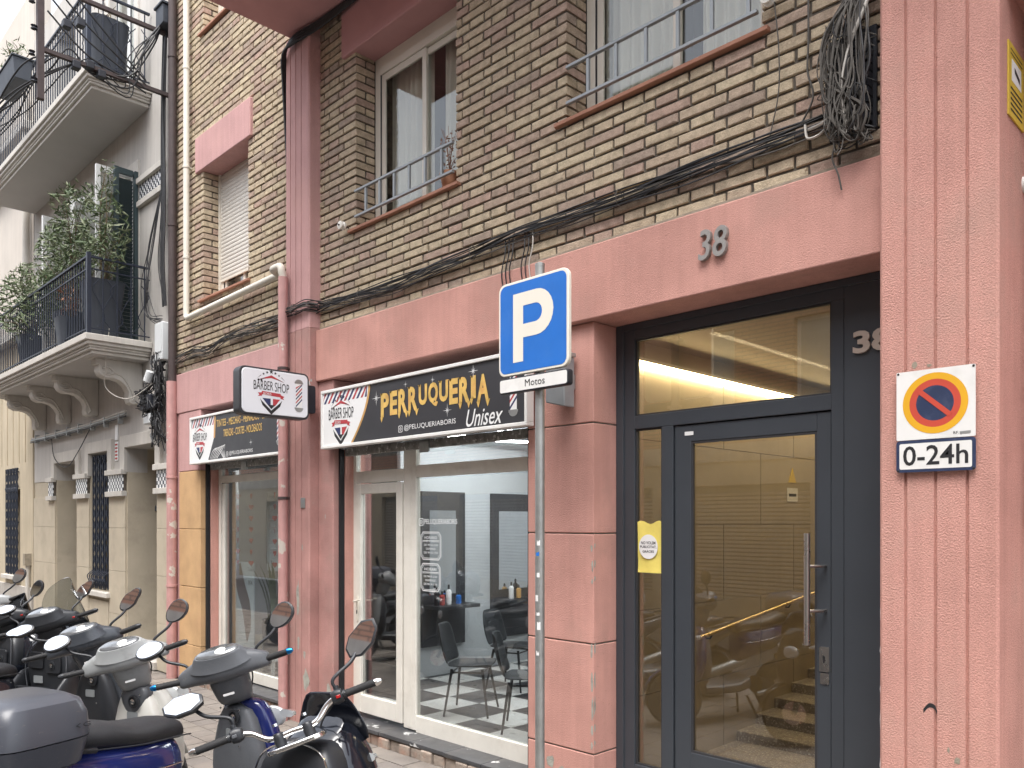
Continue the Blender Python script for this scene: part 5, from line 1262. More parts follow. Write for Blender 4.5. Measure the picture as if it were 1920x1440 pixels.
t1 = empty('potted_tree', (-11.36, -.50, 4.19), 'leafy tree in a tall slate pot at the corner of the lower balcony', 'plant')
pot(t1, 0, 0, .17, .235, .74); leafy(t1, (-.08, .05, 1.42), (.44, .28, .68), 820, .050, base=(0, 0, .7), stems=12); leafy(t1, (.22, .0, 1.12), (.22, .2, .28), 130, .04); leafy(t1, (.02, .05, 2.15), (.16, .12, .26), 70, .038, base=(0, 0, .9), stems=3)
t2 = empty('potted_tree', (-12.75, -.45, 4.19), 'spreading pale green tree rising above the lower balcony rail', 'plant')
pot(t2, 0, 0, .16, .22, .6); leafy(t2, (-.1, -.05, 1.45), (.85, .36, .58), 1900, .050, base=(0, 0, .6), stems=14); leafy(t2, (.35, -.1, 2.12), (.62, .25, .20), 330, .046, base=(0, 0, 1.0), stems=6); leafy(t2, (-.7, -.1, .95), (.5, .3, .42), 520, .046, base=(0, 0, .6), stems=5)
t3 = empty('potted_tree', (-14.3, -.55, 4.19), 'dark bushy plant hanging over the balcony rail at the picture edge', 'plant')
pot(t3, 0, 0, .16, .22, .5); leafy(t3, (.1, -.08, 1.0), (.95, .40, .60), 1700, .050, base=(0, 0, .5), stems=14)
t4 = empty('dried_plant', (-12.15, -.66, 4.19), 'withered brown plant in a dark pot behind the balcony bars', 'plant')
pot(t4, 0, 0, .13, .17, .38); leafy(t4, (0, -.02, .62), (.15, .12, .28), 90, .045, 'leaf_dry', base=(0, 0, .38), stems=6)
t5 = empty('balcony_barrel', (-11.34, -.46, 7.58), 'tall slate pot on the upper balcony behind the cable bracket', 'plant pot')
pot(t5, 0, 0, .19, .24, .74); leafy(t5, (0, 0, .9), (.2, .18, .18), 40, .03, 'leaf_dry', base=(0, 0, .7), stems=7)
t6 = empty('hanging_planter', (-13.5, -1.0, 8.25), 'slate planter box hung outside the upper balcony rail', 'planter')
MB().prism([(-.10, -.16), (.10, -.16), (.13, .14), (-.13, .14)], -.42, .42, axis='x').build('box', 'pot', t6, bevel=.01); MB().box(-.44, .44, -.145, .145, .14, .165).build('rim', 'pot', t6, bevel=.006)
leafy(t6, (0, 0, .32), (.42, .16, .2), 170, .035, base=(0, 0, .15), stems=6)

# ------------------------------------------------------------------ cable bracket and wires on the townhouse edge
br = empty('cable_bracket', (-10.42, -.1, 7.6), 'brown iron bracket carrying cables out from the townhouse edge', 'bracket')
MB().box(-.025, .025, -1.36, .115, .38, .425).build('beam', 'rust', br); MB().box(-.025, .025, -1.36, .115, -.39, -.345).build('beam', 'rust', br)
MB().box(-.035, .035, -1.41, -1.34, -.95, .75).build('post', 'rust', br)
for k in range(5): MB().lathe([(.012, -.03), (.035, -.02), (.02, 0), (.035, .02), (.012, .03)], (.0, -1.44-.02*(k % 2), -.75+k*.3), 12).build('insulator', 'box_dark', br, smooth=40)
for (yy, zz) in ((-1.0, -.42), (-.85, -.36), (-.72, -.42), (-1.1, .02), (-.95, .1)): MB().box(-.05, .05, yy-.045, yy+.045, zz-.04, zz+.05).build('connector', 'box_dark', br, bevel=.01)
oc = empty('overhead_cables', (-10.5, -.7, 7.3), 'black overhead cables looping from the iron bracket to the cable box', 'cable')
rnd = random.Random(11)
for k in range(7):
    s_ = k*.05; j = lambda q=.09: rnd.uniform(-q, q)
    cable(oc, [(-10.36, -.10, 8.15-s_*.3), (-10.38+j(.03), -.22-s_, 7.75-s_+j()), (-10.42+j(.04), -.50+j(), 7.28-s_*.7+j(.12)), (-10.44+j(.04), -.85+j(), 7.24+j()), (-10.46+j(.05), -1.15+j(), 7.35-s_*.5+j()), (-10.6+j(), -1.42+j(), 7.15-s_+j()), (-11.2+j(), -1.55+j(), 6.95-s_*.6+j()), (-12.4, -1.75+j(.15), 6.9-s_)], .010 if k < 4 else .007)
for k in range(4): cable(oc, [(-10.42, -1.40, 8.3-.2*k), (-10.40, -1.0, 7.9-.18*k), (-10.40, -.6, 7.55-.1*k), (-10.40, -.3, 7.3-.05*k)], .012)
cbx = empty('cable_junction_box', (-10.33, -.07, 8.15), 'dark cable entry box at the top of the wire bundle', 'box')
MB().prism(rrect(-.13, .10, -.12, .12, .02), -.09, .06).build('box', 'pot', cbx, bevel=.008); MB().box(-.15, .12, -.11, .06, .12, .15).build('lid', 'pot', cbx, bevel=.006)
vb = empty('cable_bundle', (-10.5, -.03, 6.0), 'vertical black cable bundle down the edge of the cream townhouse', 'cable')
for k in range(16):
    x = -10.50+rnd.uniform(-.05, .05); sp_ = rnd.uniform(-.11, .02) if k > 8 else 0
    cable(vb, [(x+.06, -.05, 8.1), (x, -.04-rnd.uniform(0, .05), 7.2), (x+rnd.uniform(-.03, .03), -.05, 6.2), (x+sp_, -.05, 5.6), (x+sp_*1.4, -.06, 5.1), (x+.04, -.05, 4.55)], rnd.choice((.006, .009, .012)) if k < 10 else .004)
for k in range(8):
    cable(vb, [(-10.55+rnd.uniform(-.02, .05), -.05, 6.1), (-10.62-rnd.uniform(0, .25), -.10, 5.4), (-10.72-rnd.uniform(0, .3), -.14, 4.9), (-10.62-rnd.uniform(0, .3), -.12, 4.5), (-10.45, -.08, 4.35+rnd.uniform(-.1, .1))], .005)
wj = empty('junction_box', (-10.42, -.03, 4.08), 'white junction box on the townhouse edge under the cable bundle', 'box')
MB().prism(rrect(-.12, .11, -.24, .24, .015), -.11, .04).build('box', 'box_white', wj, bevel=.012); MB().prism(rrect(-.105, .095, -.14, .22, .01), -.118, -.1105).build('cover', 'box_white', wj, bevel=.004)
cl = empty('cable_tangle', (-10.52, -.06, 3.4), 'messy black cable tangle below the white junction box', 'cable')
MB().box(-.42, -.10, -.12, .06, -.16, .04).build('splice_box', 'box_dark', cl, bevel=.02); MB().box(-.36, -.14, -.10, .06, -.34, -.2).build('splice_box', 'box_white', cl, bevel=.02)
MB().tube([(-.10, -.10, .32), (-.16, -.12, .20)], .055, 10).build('sleeve', 'box_white', cl, smooth=40)
for k in range(46):
    cx, cz = -10.50+rnd.uniform(-.10, .08), 3.35+rnd.uniform(-.45, .5); pts = [(cx+rnd.uniform(-.10, .10), -.05-rnd.uniform(0, .12), cz+rnd.uniform(-.22, .22)) for q in range(5)]
    cable(cl, pts, rnd.choice((.005, .007, .010)))
for k in range(26):
    cx, cz = -10.80+rnd.uniform(-.16, .16), 3.35+rnd.uniform(-.15, .15); pts = [(cx+rnd.uniform(-.14, .14), -.08-rnd.uniform(0, .14), cz+rnd.uniform(-.12, .12)) for q in range(5)]
    cable(cl, pts, rnd.choice((.005, .008)))
for k in range(7): cable(cl, [(-10.45, -.06, 3.9), (-10.55-rnd.uniform(0, .3), -.12, 3.6), (-10.8-rnd.uniform(0, .2), -.15, 3.45+rnd.uniform(-.2, .2)), (-10.6, -.1, 3.1), (-10.45, -.05, 2.7)], .006)
cable(cl, [(-11.1, -.5, 4.3), (-11.25, -.5, 3.8), (-11.35, -.45, 3.55), (-11.0, -.3, 3.40), (-10.6, -.1, 3.6)], .006, 'cable_w')

# ------------------------------------------------------------------ ochre house at the far left and its upper floors
yh = empty('ochre_house', (-20, .3, G), 'ochre plastered house with barred window at the picture edge', 'building'); yh_inv = Matrix.Translation((20, -.3, -G))
def Yp(o): o.parent = yh; o.matrix_parent_inverse = yh_inv; return o
hole = (-18.3, -17.35, .78, 2.42)
m = MB(); walls(m, -32, -16.52, .60, 5.2, [hole], .0, .30); Yp(m.build('wall', 'yellow_wall'))
for i in range(34): Yp(BX('rib', -17.0-i*.42, -16.98-i*.42, -.012, -.001, 2.9, 5.1, 'yellow_wall'))
Yp(BX('plinth', -32, -16.52, -.03, .3, G, .60, 'plinth', None, .01))
Yp(BX('wall', -32, -16.53, .02, .30, 5.2, 11.5, 'upper_wall'))
for zz in (5.2, 8.2, 8.9): Yp(BX('cornice', -32, -16.54, -.16, .02, zz, zz+.16, 'trim', None, .02))
f = Yp(MB().box(hole[0], hole[1], .22, .27, hole[2], hole[3]).build('window', 'room_dark'))
grille(hole[0]+.02, hole[1]-.02, 9, .79, f, -.03, .8)
Yp(BX('window_sill', hole[0]-.08, hole[1]+.06, -.09, .22, .70, .779, 'trim', None, .008))
for i in range(8):
    m = MB(); x = hole[0]+.06+i*.11; m.tube(bez([(x, -.03, 2.36), (x+.03, -.05, 2.44), (x+.06, -.03, 2.36)], 4), .008, 6); o = m.build('scroll', 'iron', smooth=60); o.parent = f
dp = pipe('drainpipe', [(-16.72, -.06, 9.5), (-16.72, -.06, 7), (-16.72, -.06, 4.3)], .06, 'trim', 'cream drainpipe at the edge of the ochre house', [(-16.72, -.06, 6)])
dp2 = pipe('standpipe', [(-16.66, -.05, 1.0), (-16.66, -.05, .4), (-16.66, -.05, G)], .035, 'trim', 'short cream pipe rising beside the slate door', [(-16.66, -.05, .3)])
MB().box(-.06, .06, -.06, .05, .0, .22).build('meter_box', 'cement', dp2)
# buildings that close the street behind
op = empty('brick_block', (-8, -9.2, G), 'red brown brick block across the street with white windows', 'building'); op_inv = Matrix.Translation((8, 9.2, -G))
def O(o): o.parent = op; o.matrix_parent_inverse = op_inv; return o
holes = []
for i in range(14):
    for j in range(2): holes.append((-26+i*2.4, -26+i*2.4+1.2, 3.9+j*3.0, 5.5+j*3.0))
gh = [(-26+i*3.4, -26+i*3.4+2.5, G+.5, 2.5) for i in range(10)]
m = MB(); walls(m, -28, 10, 3.3, 9.5, holes, -9.6, -9.2); O(m.build('wall', 'opp_brick'))
m = MB(); walls(m, -28, 10, G, 2.95, gh, -9.6, -9.2); O(m.build('wall', 'stone'))
O(BX('fascia', -28, 10, -9.6, -9.17, 2.95, 3.3, 'plinth'))
wm = MB().box(0, 1.2, -.12, -.08, 0, 1.6).mesh('window', 'shutter_w'); gm = MB().box(.08, 1.12, -.079, -.07, .08, 1.52).mesh('pane', 'frosted')
for h_ in holes:
    o = bpy.data.objects.new('window', wm); C.objects.link(o); O(o); o.location = (h_[0], -9.25, h_[2]); q = bpy.data.objects.new('pane', gm); C.objects.link(q); q.parent = o
sl = MB().prism([(0, 0), (.03, .03), (.03, .06), (0, .075)], 0, 2.5, axis='x').mesh('slat', 'plinth')
for h_ in gh:
    o = BX('shop_shutter', h_[0], h_[1], -9.4, -9.35, h_[2], h_[3], 'guard'); O(o)
    for k in range(26):
        q = bpy.data.objects.new('slat', sl); C.objects.link(q); q.parent = o; q.location = (h_[0], -9.34, h_[2]+k*.077)
sg = empty('fascia_sign', (-15.5, -9.16, 3.12), 'pale ELLIM HOME lettering on the fascia across the street', 'sign')
MB().box(-2.6, 2.6, -.005, .03, -.16, .17).build('board', 'panel_black', sg)
m = MB(); text_into(m, 'ELLIM  HOME', -1.3, 1.3, -.09, .11, lambda u, v: (-u, .0312, v), 'white_print', bold=.02); m.build('lettering', None, sg)
# ------------------------------------------------------------------ scooters
def ob(n, c, r, **k): return pmat(n, c, r, space='object', **k)
S = {}
M['sc_grey'] = ob('grey_matt_plastic', (.098, .104, .114), .36, speck=(.16, .155, .145), fine=.08, var=.12, vscale=6, bump=.08, bscale=300, rvar=.08)
M['sc_dark'] = ob('black_matt_plastic', (.022, .024, .028), .42, speck=(.07, .068, .062), fine=.1, var=.12, vscale=6, bump=.08, bscale=300, rvar=.1)
M['sc_black'] = ob('black_gloss_paint', (.010, .012, .018), .14, speck=(.05, .048, .045), var=.1, coat=.6, rvar=.05)
M['sc_blue'] = ob('navy_gloss_paint', (.012, .02, .115), .14, speck=(.05, .06, .14), var=.1, coat=.7, rvar=.05)
M['sc_silver'] = ob('silver_grey_plastic', (.30, .31, .31), .42, var=.12, vscale=5, rvar=.08, stain=(.18, .18, .17), stains=(.5, 9.))
M['sc_white'] = ob('white_scooter_enamel', (.66, .65, .60), .3, var=.06, vscale=3, coat=.3, stain=(.46, .43, .37), stains=(.4, 6.))
M['sc_char'] = ob('charcoal_paint', (.05, .056, .066), .3, var=.1, coat=.3)
M['sc_box'] = ob('slate_top_box', (.070, .075, .09), .34, speck=(.12, .12, .12), var=.08, vscale=3, bump=.05, bscale=400, rvar=.05)
M['chrome'] = ob('chromed_steel', (.75, .75, .74), .14, metal=1, var=.05, rvar=.06)
M['rubber'] = ob('rubber', (.016, .016, .017), .75, var=.1, bump=.1, bscale=200)
M['vinyl'] = ob('seat_vinyl', (.024, .025, .028), .45, speck=(.06, .058, .055), var=.12, vscale=8, bump=.25, bscale=500)
M['dash'] = ob('dash_cover', (.10, .105, .11), .06, var=.3, vscale=18, coat=1, rvar=.03)
M['anod'] = ob('blue_anodised', (.02, .22, .55), .25, metal=.9, var=.05)
M['lamp_red'] = ob('tail_lens', (.35, .01, .01), .15, var=.05, coat=.6)
M['lamp_clear'] = ob('head_lens', (.55, .57, .58), .1, var=.1, coat=.8)
def rotm(ax, a): return Matrix.Rotation(a, 4, Vector(ax))
def scooter(label, x, y, head, lock, lean, Hb, hw, cov, shield, inner, rear, style='cover', seat_z=.80, grip_end='sc_dark', box=False, screen=None, mshape='oval', white_in=False, group='scooters parked in a row'):
    e = empty('scooter', (x, y, G), label, 'scooter', group); e.rotation_mode = 'XYZ'
    e.matrix_world = Matrix.Translation((x, y, G)) @ rotm((0, 0, 1), R(head)) @ rotm((1, 0, 0), R(-lean))
    bx = .36; ax = Vector((-math.sin(R(26)), 0, math.cos(R(26)))); piv = Vector((bx, 0, Hb-.06))
    ST_ = Matrix.Translation(piv) @ rotm(ax, R(lock)) @ Matrix.Translation(-piv)
    def P(m, n, mat, smooth=50, steer=False, bevel=0, sub=0, par=None, solid=0):
        o = m.build(n, mat, par or e, smooth=smooth, bevel=bevel, sub=sub, solid=solid)
        if steer and par is None: o.matrix_local = ST_
        return o
    X = lambda c, hy, hz, ee=2.6, n=16: ring(c, hy, hz, ee, n)                 # section across x
    Zr = lambda c, hx, hy, ee=2.8, n=18: ring(c, hx, hy, ee, n, (1, 0, 0), (0, 1, 0))
    b0 = bx-.03
    # --- handlebar
    if style == 'naked':
        bar = MB()
        for sg in (1, -1): bar.tube(bez([(b0-.02, 0, Hb-.07), (b0-.02, sg*.10, Hb-.07), (b0+.0, sg*.17, Hb-.02), (b0-.005, sg*.22, Hb-.002), (b0-.03, sg*(hw-.13), Hb), (b0-.04, sg*(hw-.02), Hb)], 6), .0135, 12)
        P(bar, 'handlebar', 'chrome', steer=True)
        for sg in (1, -1): P(MB().lathe([(.024, -.03), (.026, 0), (.026, .022), (.020, .030)], (b0-.02, sg*.065, Hb-.085), 14), 'bar_clamp', 'sc_dark', steer=True); 
        for sg in (1, -1): P(MB().lathe([(.012, 0), (.012, .012)], (b0-.02, sg*.065, Hb-.024), 6), 'clamp_bolt', 'chrome', steer=True)
        P(MB().prism(rrect(b0-.09, b0+.05, -.13, .13, .05), Hb-.135, Hb-.112, axis='z'), 'top_yoke', 'chrome', steer=True, bevel=.006)
    else:
        ys = [-.255, -.22, -.16, -.09, -.03, .03, .09, .16, .22, .255]
        hx = [.034, .05, .07, .10, .118, .118, .10, .07, .05, .034]; hz = [.036, .048, .062, .082, .092, .092, .082, .062, .048, .036]
        rings = [ring((b0+.02-.01*abs(yy)*2, yy, Hb-.012+.035*(1-(yy/.255)**2)), a, b, 3.4, 20, (1, 0, 0), (0, 0, 1)) for yy, a, b in zip(ys, hx, hz)]
        P(MB().loft(rings), 'handlebar_cover', cov, steer=True, sub=1)
        P(MB().loft([Zr((b0+.04, 0, Hb+.01), .075, .115), Zr((b0+.06, 0, Hb-.08), .085, .11), Zr((b0+.09, 0, Hb-.17), .08, .095), Zr((b0+.11, 0, Hb-.21), .06, .08)]), 'steering_cowl', cov, steer=True, sub=1)
        # instrument pod
        F_ = Matrix.Translation((b0-.05, 0, Hb+.086)) @ rotm((0, 1, 0), R(-32))
        o1 = [(.066*math.cos(t)*(1.0 if math.cos(t) > 0 else .8), .125*math.sin(t)) for t in [2*math.pi*k/28 for k in range(28)]]
        pod = MB(); pod.loft([[F_ @ Vector((u*1.75, v*1.45, -.055)) for u, v in o1], [F_ @ Vector((u*1.32, v*1.2, -.022)) for u, v in o1], [F_ @ Vector((u*1.08, v*1.06, .004)) for u, v in o1], [F_ @ Vector((u*1.0, v*1.0, .012)) for u, v in o1]])
        po = P(pod, 'instrument_pod', cov if cov != 'sc_silver' else 'sc_silver', steer=True)
        q = MB().loft([[F_ @ Vector((u*.93, v*.94, .0125)) for u, v in o1], [F_ @ Vector((u*.80, v*.86, .022)) for u, v in o1]]).build('dash_lens', 'dash', po, smooth=60)
        q = MB().add([F_ @ Vector((u, v, .0235)) for u, v in [(.03*math.cos(t)-.005, .03*math.sin(t)-.02) for t in [2*math.pi*k/16 for k in range(16)]]], [tuple(range(16))]).build('dial', 'sc_white', po)
        P(MB().prism(rrect(-.030, .030, Hb-.145, Hb-.133, .004), b0-.035, b0-.028, axis='x'), 'badge', 'white_print', steer=True)
        bar = MB()
        for sg in (1, -1): bar.tube([(b0, sg*.2, Hb-.01), (b0-.035, sg*(hw-.02), Hb)], .0125, 10)
        P(bar, 'handlebar', 'sc_dark', steer=True)
    for sg in (1, -1):
        d = Vector((-.035, sg*(hw-.2), .01)).normalized() if style != 'naked' else Vector((-.012, sg*.12, 0)).normalized()
        tip = Vector((b0-.035 if style != 'naked' else b0-.042, sg*hw, Hb)); st_ = tip-d*.135
        g = MB(); pts = [st_+d*.135*k/16 for k in range(17)]; g.tube(pts, [.0165 if k in (0, 16) else (.0175 if k % 2 else .0162) for k in range(17)], 14)
        P(g, 'grip', 'rubber', steer=True)
        P(MB().tube([tip, tip+d*.014, tip+d*.030], [.0175, .0165, .009], 14), 'bar_end', grip_end, steer=True)
        P(MB().tube([st_-d*.012, st_-d*.001], .0205, 14), 'grip_collar', grip_end if grip_end == 'anod' else 'sc_dark', steer=True)
        c = st_-d*.035
        P(MB().loft([ring(c-d*.032, .022, .026, 3, 12, (1, 0, 0), (0, 0, 1)), ring(c-d*.01, .030, .034, 3, 12, (1, 0, 0), (0, 0, 1)), ring(c+d*.018, .026, .030, 3, 12, (1, 0, 0), (0, 0, 1))]), 'switch_block', 'sc_dark', steer=True, bevel=.003)
        P(MB().box(c.x-.036, c.x-.026, c.y-.010, c.y+.010, c.z-.006, c.z+.008), 'switch', 'sc_grey' if sg > 0 else 'lamp_red', steer=True, bevel=.002)
        lv = bez([c+Vector((.03, 0, -.006)), c+Vector((.052, 0, -.01))+d*.03, st_+d*.06+Vector((.056, 0, -.014)), tip+Vector((.046, 0, -.012)), tip+d*.012+Vector((.040, 0, -.012))], 5)
        P(MB().tube(lv, [.008-.0001*k for k in range(len(lv))], 8), 'brake_lever', 'chrome' if style != 'cover' or cov == 'sc_silver' else 'sc_dark', steer=True)
        # mirror
        mb_ = c+Vector((.005, 0, .028))
        mc = Vector((b0+.03, sg*(hw+.005), Hb+.20)) if style != 'maxi' else Vector((b0+.10, sg*(hw-.06), Hb+.20))
        so = MB().tube(bez([mb_, mb_+Vector((.0, 0, .05)), mb_.lerp(mc, .55)+Vector((.0, 0, .0)), mc+Vector((.012, -sg*.03, -.03))], 6), [.0075+.0001*k for k in range(19)], 8)
        st2 = P(so, 'mirror_stem', 'sc_dark', steer=True)
        P(MB().lathe([(.013, -.012), (.014, .0), (.012, .02)], mb_, 12), 'mirror_base', 'sc_dark', steer=True)
        n = 20
        if mshape == 'lozenge': ol = [(-.095, -.012), (-.055, -.050), (.02, -.058), (.085, -.030), (.105, .012), (.06, .052), (-.03, .055), (-.08, .03)]
        elif mshape == 'leaf': ol = [(.10*math.cos(t), .05*math.sin(t)*(1 if math.cos(t) < .3 else .8)) for t in [2*math.pi*k/n for k in range(n)]]
        else: ol = [(.083*math.cos(t), .060*math.sin(t)*(1+.12*math.cos(t))) for t in [2*math.pi*k/n for k in range(n)]]
        yaw = 8*sg; pit = 15 if sg < 0 else 46
        # local frame: normal faces the rider (-x); a runs outwards, b up
        F2 = Matrix.Translation(mc) @ rotm((0, 0, 1), R(-lock*.55 if sg > 0 else -lock*.35)) @ rotm((0, 0, 1), R(yaw)) @ rotm((0, 1, 0), R(pit)) @ rotm((1, 0, 0), R(-34 if sg < 0 else 6))
        def Q(a, b, w_): return F2 @ Vector((w_, sg*a, b))
        sh = MB().loft([[Q(a*.93, b*.93, -.013) for a, b in ol], [Q(a*1.04, b*1.05, -.008) for a, b in ol], [Q(a*.98, b*.98, .012) for a, b in ol], [Q(a*.6, b*.6, .032) for a, b in ol]])
        mo = P(sh, 'mirror', 'sc_dark', steer=True)
        q = MB().add([Q(a*.92, b*.92, -.0136) for a, b in ol], [tuple(range(len(ol)))]).build('mirror_glass', 'mirror', mo)
    for sg in (1, -1):
        P(MB().tube(bez([(b0+.02, sg*(hw-.19), Hb-.012), (b0+.10, sg*(hw-.24), Hb-.05), (b0+.14, sg*.10, Hb-.10), (b0+.15, sg*.05, Hb-.22)], 6), .0045, 6), 'control_cable', 'rubber', steer=True)
        P(MB().loft([ring((.60, sg*.20, .86), .05, .022, 2.5, 12, (0, 1, 0), (0, 0, 1)), ring((.66, sg*.18, .85), .04, .018, 2.5, 12, (0, 1, 0), (0, 0, 1)), ring((.685, sg*.165, .845), .02, .01, 2.5, 12, (0, 1, 0), (0, 0, 1))]), 'indicator', 'lamp_clear')
    # --- front body
    z0 = Hb-.20
    for sg in (1, -1):
        for q_ in range(2): P(MB().lathe([(.006, 0), (.006, -.003), (.003, -.0035)], (.372, sg*.07, z0-.03-q_*.20), 8, 'x'), 'screw', 'chrome')
    if style == 'cover':
        out = [Zr((.66, 0, .30), .05, .13), Zr((.60, 0, .42), .085, .20), Zr((.555, 0, .58), .085, .235), Zr((.53, 0, .74), .075, .22), Zr((.50, 0, z0-.02), .065, .16), Zr((.48, 0, z0+.02), .045, .11)]
        P(MB().loft(out), 'leg_shield', shield, sub=1)
        inn = [Zr((.47, 0, .34), .05, .15), Zr((.455, 0, .5), .07, .20), Zr((.45, 0, .64), .075, .195), Zr((.445, 0, .78), .07, .15), Zr((.44, 0, z0), .06, .11)]
        P(MB().loft(inn), 'inner_shield', 'sc_white' if white_in else inner, sub=1)
        if white_in: P(MB().loft([Zr((.40, 0, z0-.20), .012, .012), Zr((.41, 0, z0-.13), .04, .075), Zr((.425, 0, z0-.05), .06, .115), Zr((.44, 0, z0+.03), .06, .11)]), 'neck_panel', 'sc_grey', sub=1)
        ky = .0
        P(MB().lathe([(.040, .0), (.042, -.010), (.030, -.014), (.026, -.004)], (.374 if not white_in else .366, -.035, z0-.07), 18, 'x'), 'ignition_ring', 'sc_dark')
        P(MB().lathe([(.016, .0), (.017, -.014), (.010, -.018)], (.372 if not white_in else .362, -.035, z0-.07), 14, 'x'), 'ignition_lock', 'chrome')
        P(MB().prism(rrect(-.05, .03, z0-.19, z0-.14, .006), .371, .375, axis='x'), 'sticker', 'guard')
    else:
        k = .0 if style == 'naked' else .06
        out = [Zr((.70, 0, .34), .06, .11), Zr((.62, 0, .46), .14, .21), Zr((.57, 0, .62), .18, .27+k), Zr((.55, 0, .78), .18, .265+k), Zr((.555, 0, .90), .15, .225+k), Zr((.565, 0, .985), .10, .165+k), Zr((.58, 0, 1.02), .05, .11)]
        P(MB().loft(out), 'front_fairing', shield, sub=1)
        inn = [Zr((.40, 0, .36), .05, .15, 5), Zr((.395, 0, .52), .07, .20, 5), Zr((.395, 0, .70), .085, .245, 5), Zr((.41, 0, .84), .09, .23, 5), Zr((.43, 0, .93), .085, .18, 5), Zr((.445, 0, .975), .06, .13, 5)]
        P(MB().loft(inn), 'inner_shield', inner, sub=1)
        P(MB().prism(rrect(-.17, -.015, .69, .84, .02), .298, .314, axis='x'), 'glove_hatch', 'sc_dark', bevel=.004)
        P(MB().prism(rrect(.02, .17, .72, .86, .02), .302, .314, axis='x'), 'fuel_hatch', shield, bevel=.006)
        P(MB().tube(bez([(.315, .205, .55), (.312, .225, .72), (.325, .205, .86), (.345, .15, .94), (.355, 0, .975), (.345, -.15, .94), (.325, -.205, .86), (.312, -.225, .72), (.315, -.205, .55)], 6), .004, 6), 'panel_seam', 'chrome' if style == 'naked' else 'sc_grey')
        P(MB().lathe([(.035, .006), (.036, -.012), (.024, -.014), (.020, -.004)], (.305, -.085, .755), 18, 'x'), 'ignition_ring', 'sc_dark')
        P(MB().lathe([(.015, .0), (.016, -.016), (.009, -.02)], (.303, -.085, .755), 14, 'x'), 'ignition_lock', 'chrome')
        P(MB().prism(rrect(.03, .13, .60, .66, .006), .309, .313, axis='x'), 'sticker', 'guard', bevel=0)
        # visor and meter hood ahead of the bars
        P(MB().loft([ring((.47, 0, .955), .12, .014, 4, 14), ring((.52, 0, .99), .14, .016, 4, 14), ring((.57, 0, 1.05), .13, .012, 4, 14)]), 'meter_hood', 'sc_black', sub=1)
        P(MB().loft([[(.66-.02*abs(t)*2, .20*t*1.2, .92) for t in (-1, -.5, 0, .5, 1)], [(.63-.02*abs(t), .17*t*1.1, 1.05) for t in (-1, -.5, 0, .5, 1)], [(.585-.01*abs(t), .11*t*1.1, 1.16) for t in (-1, -.5, 0, .5, 1)]], open_ring=True), 'flyscreen', 'sc_black' if style == 'naked' else 'sc_dark', sub=1, solid=.006)
        for sg in (1, -1): P(MB().loft([ring((.45, sg*.22, .62), .02, .10, 2.5, 12, (0, 1, 0), (0, 0, 1)), ring((.30, sg*.27, .60), .03, .14, 2.5, 12, (0, 1, 0), (0, 0, 1)), ring((.16, sg*.25, .45), .025, .09, 2.5, 12, (0, 1, 0), (0, 0, 1)), ring((.06, sg*.20, .36), .02, .04, 2.5, 12, (0, 1, 0), (0, 0, 1))]), 'side_fairing', shield, sub=1)
    P(MB().loft([ring((.70, 0, .80), .10, .07, 2.4, 16), ring((.735, 0, .80), .085, .055, 2.4, 16), ring((.75, 0, .80), .05, .03, 2.4, 16)]), 'headlight', 'lamp_clear', sub=1)
    if screen:
        gl_, w_, hgt, xs_ = screen
        rows = []
        for k in range(7):
            t = k/6; ww = w_*(1-.55*t**3)
            rows.append([(xs_-.18*t+.06*t*t-.10*(q_**2), ww*q_, .98+hgt*t-(.10*q_**2)*t) for q_ in (-1, -.75, -.4, 0, .4, .75, 1)])
        P(MB().loft(rows, open_ring=True), 'windscreen', gl_, sub=1, solid=.004)
    # --- floor, rear body, seat
    P(MB().loft([ring((.46, 0, .34), .16, .05, 4, 16), ring((.30, 0, .33), .18, .05, 4, 16), ring((.05, 0, .33), .18, .055, 4, 16), ring((-.10, 0, .36), .15, .07, 4, 16)]), 'floorboard', 'sc_dark' if style != 'cover' else inner, bevel=.004)
    if style != 'cover': P(MB().loft([ring((.42, 0, .45), .07, .12, 3, 16), ring((.20, 0, .46), .085, .12, 3, 16), ring((-.02, 0, .54), .11, .15, 3, 16)]), 'centre_tunnel', inner, sub=1)
    sz = seat_z
    P(MB().tube(bez([(.0, .118, sz-.075), (-.10, .150, sz-.06), (-.30, .162, sz-.05), (-.50, .155, sz-.025), (-.72, .11, sz+.0)], 6), .0035, 6), 'seat_piping', 'sc_dark')
    P(MB().tube(bez([(.0, -.118, sz-.075), (-.10, -.150, sz-.06), (-.30, -.162, sz-.05), (-.50, -.155, sz-.025), (-.72, -.11, sz+.0)], 6), .0035, 6), 'seat_piping', 'sc_dark')
    P(MB().tube([(-.415, .13*math.cos(t), sz-.03+.068*math.sin(t)) for t in [math.pi*k/14 for k in range(15)]], .003, 6), 'seat_seam', 'sc_dark')
    for sg in (1, -1):
        P(MB().tube(bez([(-.06, sg*.128, sz-.20), (-.25, sg*.176, sz-.18), (-.50, sg*.170, sz-.14), (-.74, sg*.12, sz-.09)], 6), .004, 6), 'trim_strip', 'chrome' if rear == 'sc_blue' else 'sc_dark')
        P(MB().loft([ring((-.20, sg*.172, sz-.24), .006, .03, 2.5, 10, (0, 1, 0), (0, 0, 1)), ring((-.34, sg*.182, sz-.22), .006, .045, 2.5, 10, (0, 1, 0), (0, 0, 1)), ring((-.48, sg*.176, sz-.20), .006, .02, 2.5, 10, (0, 1, 0), (0, 0, 1))]), 'side_cover', 'sc_dark')
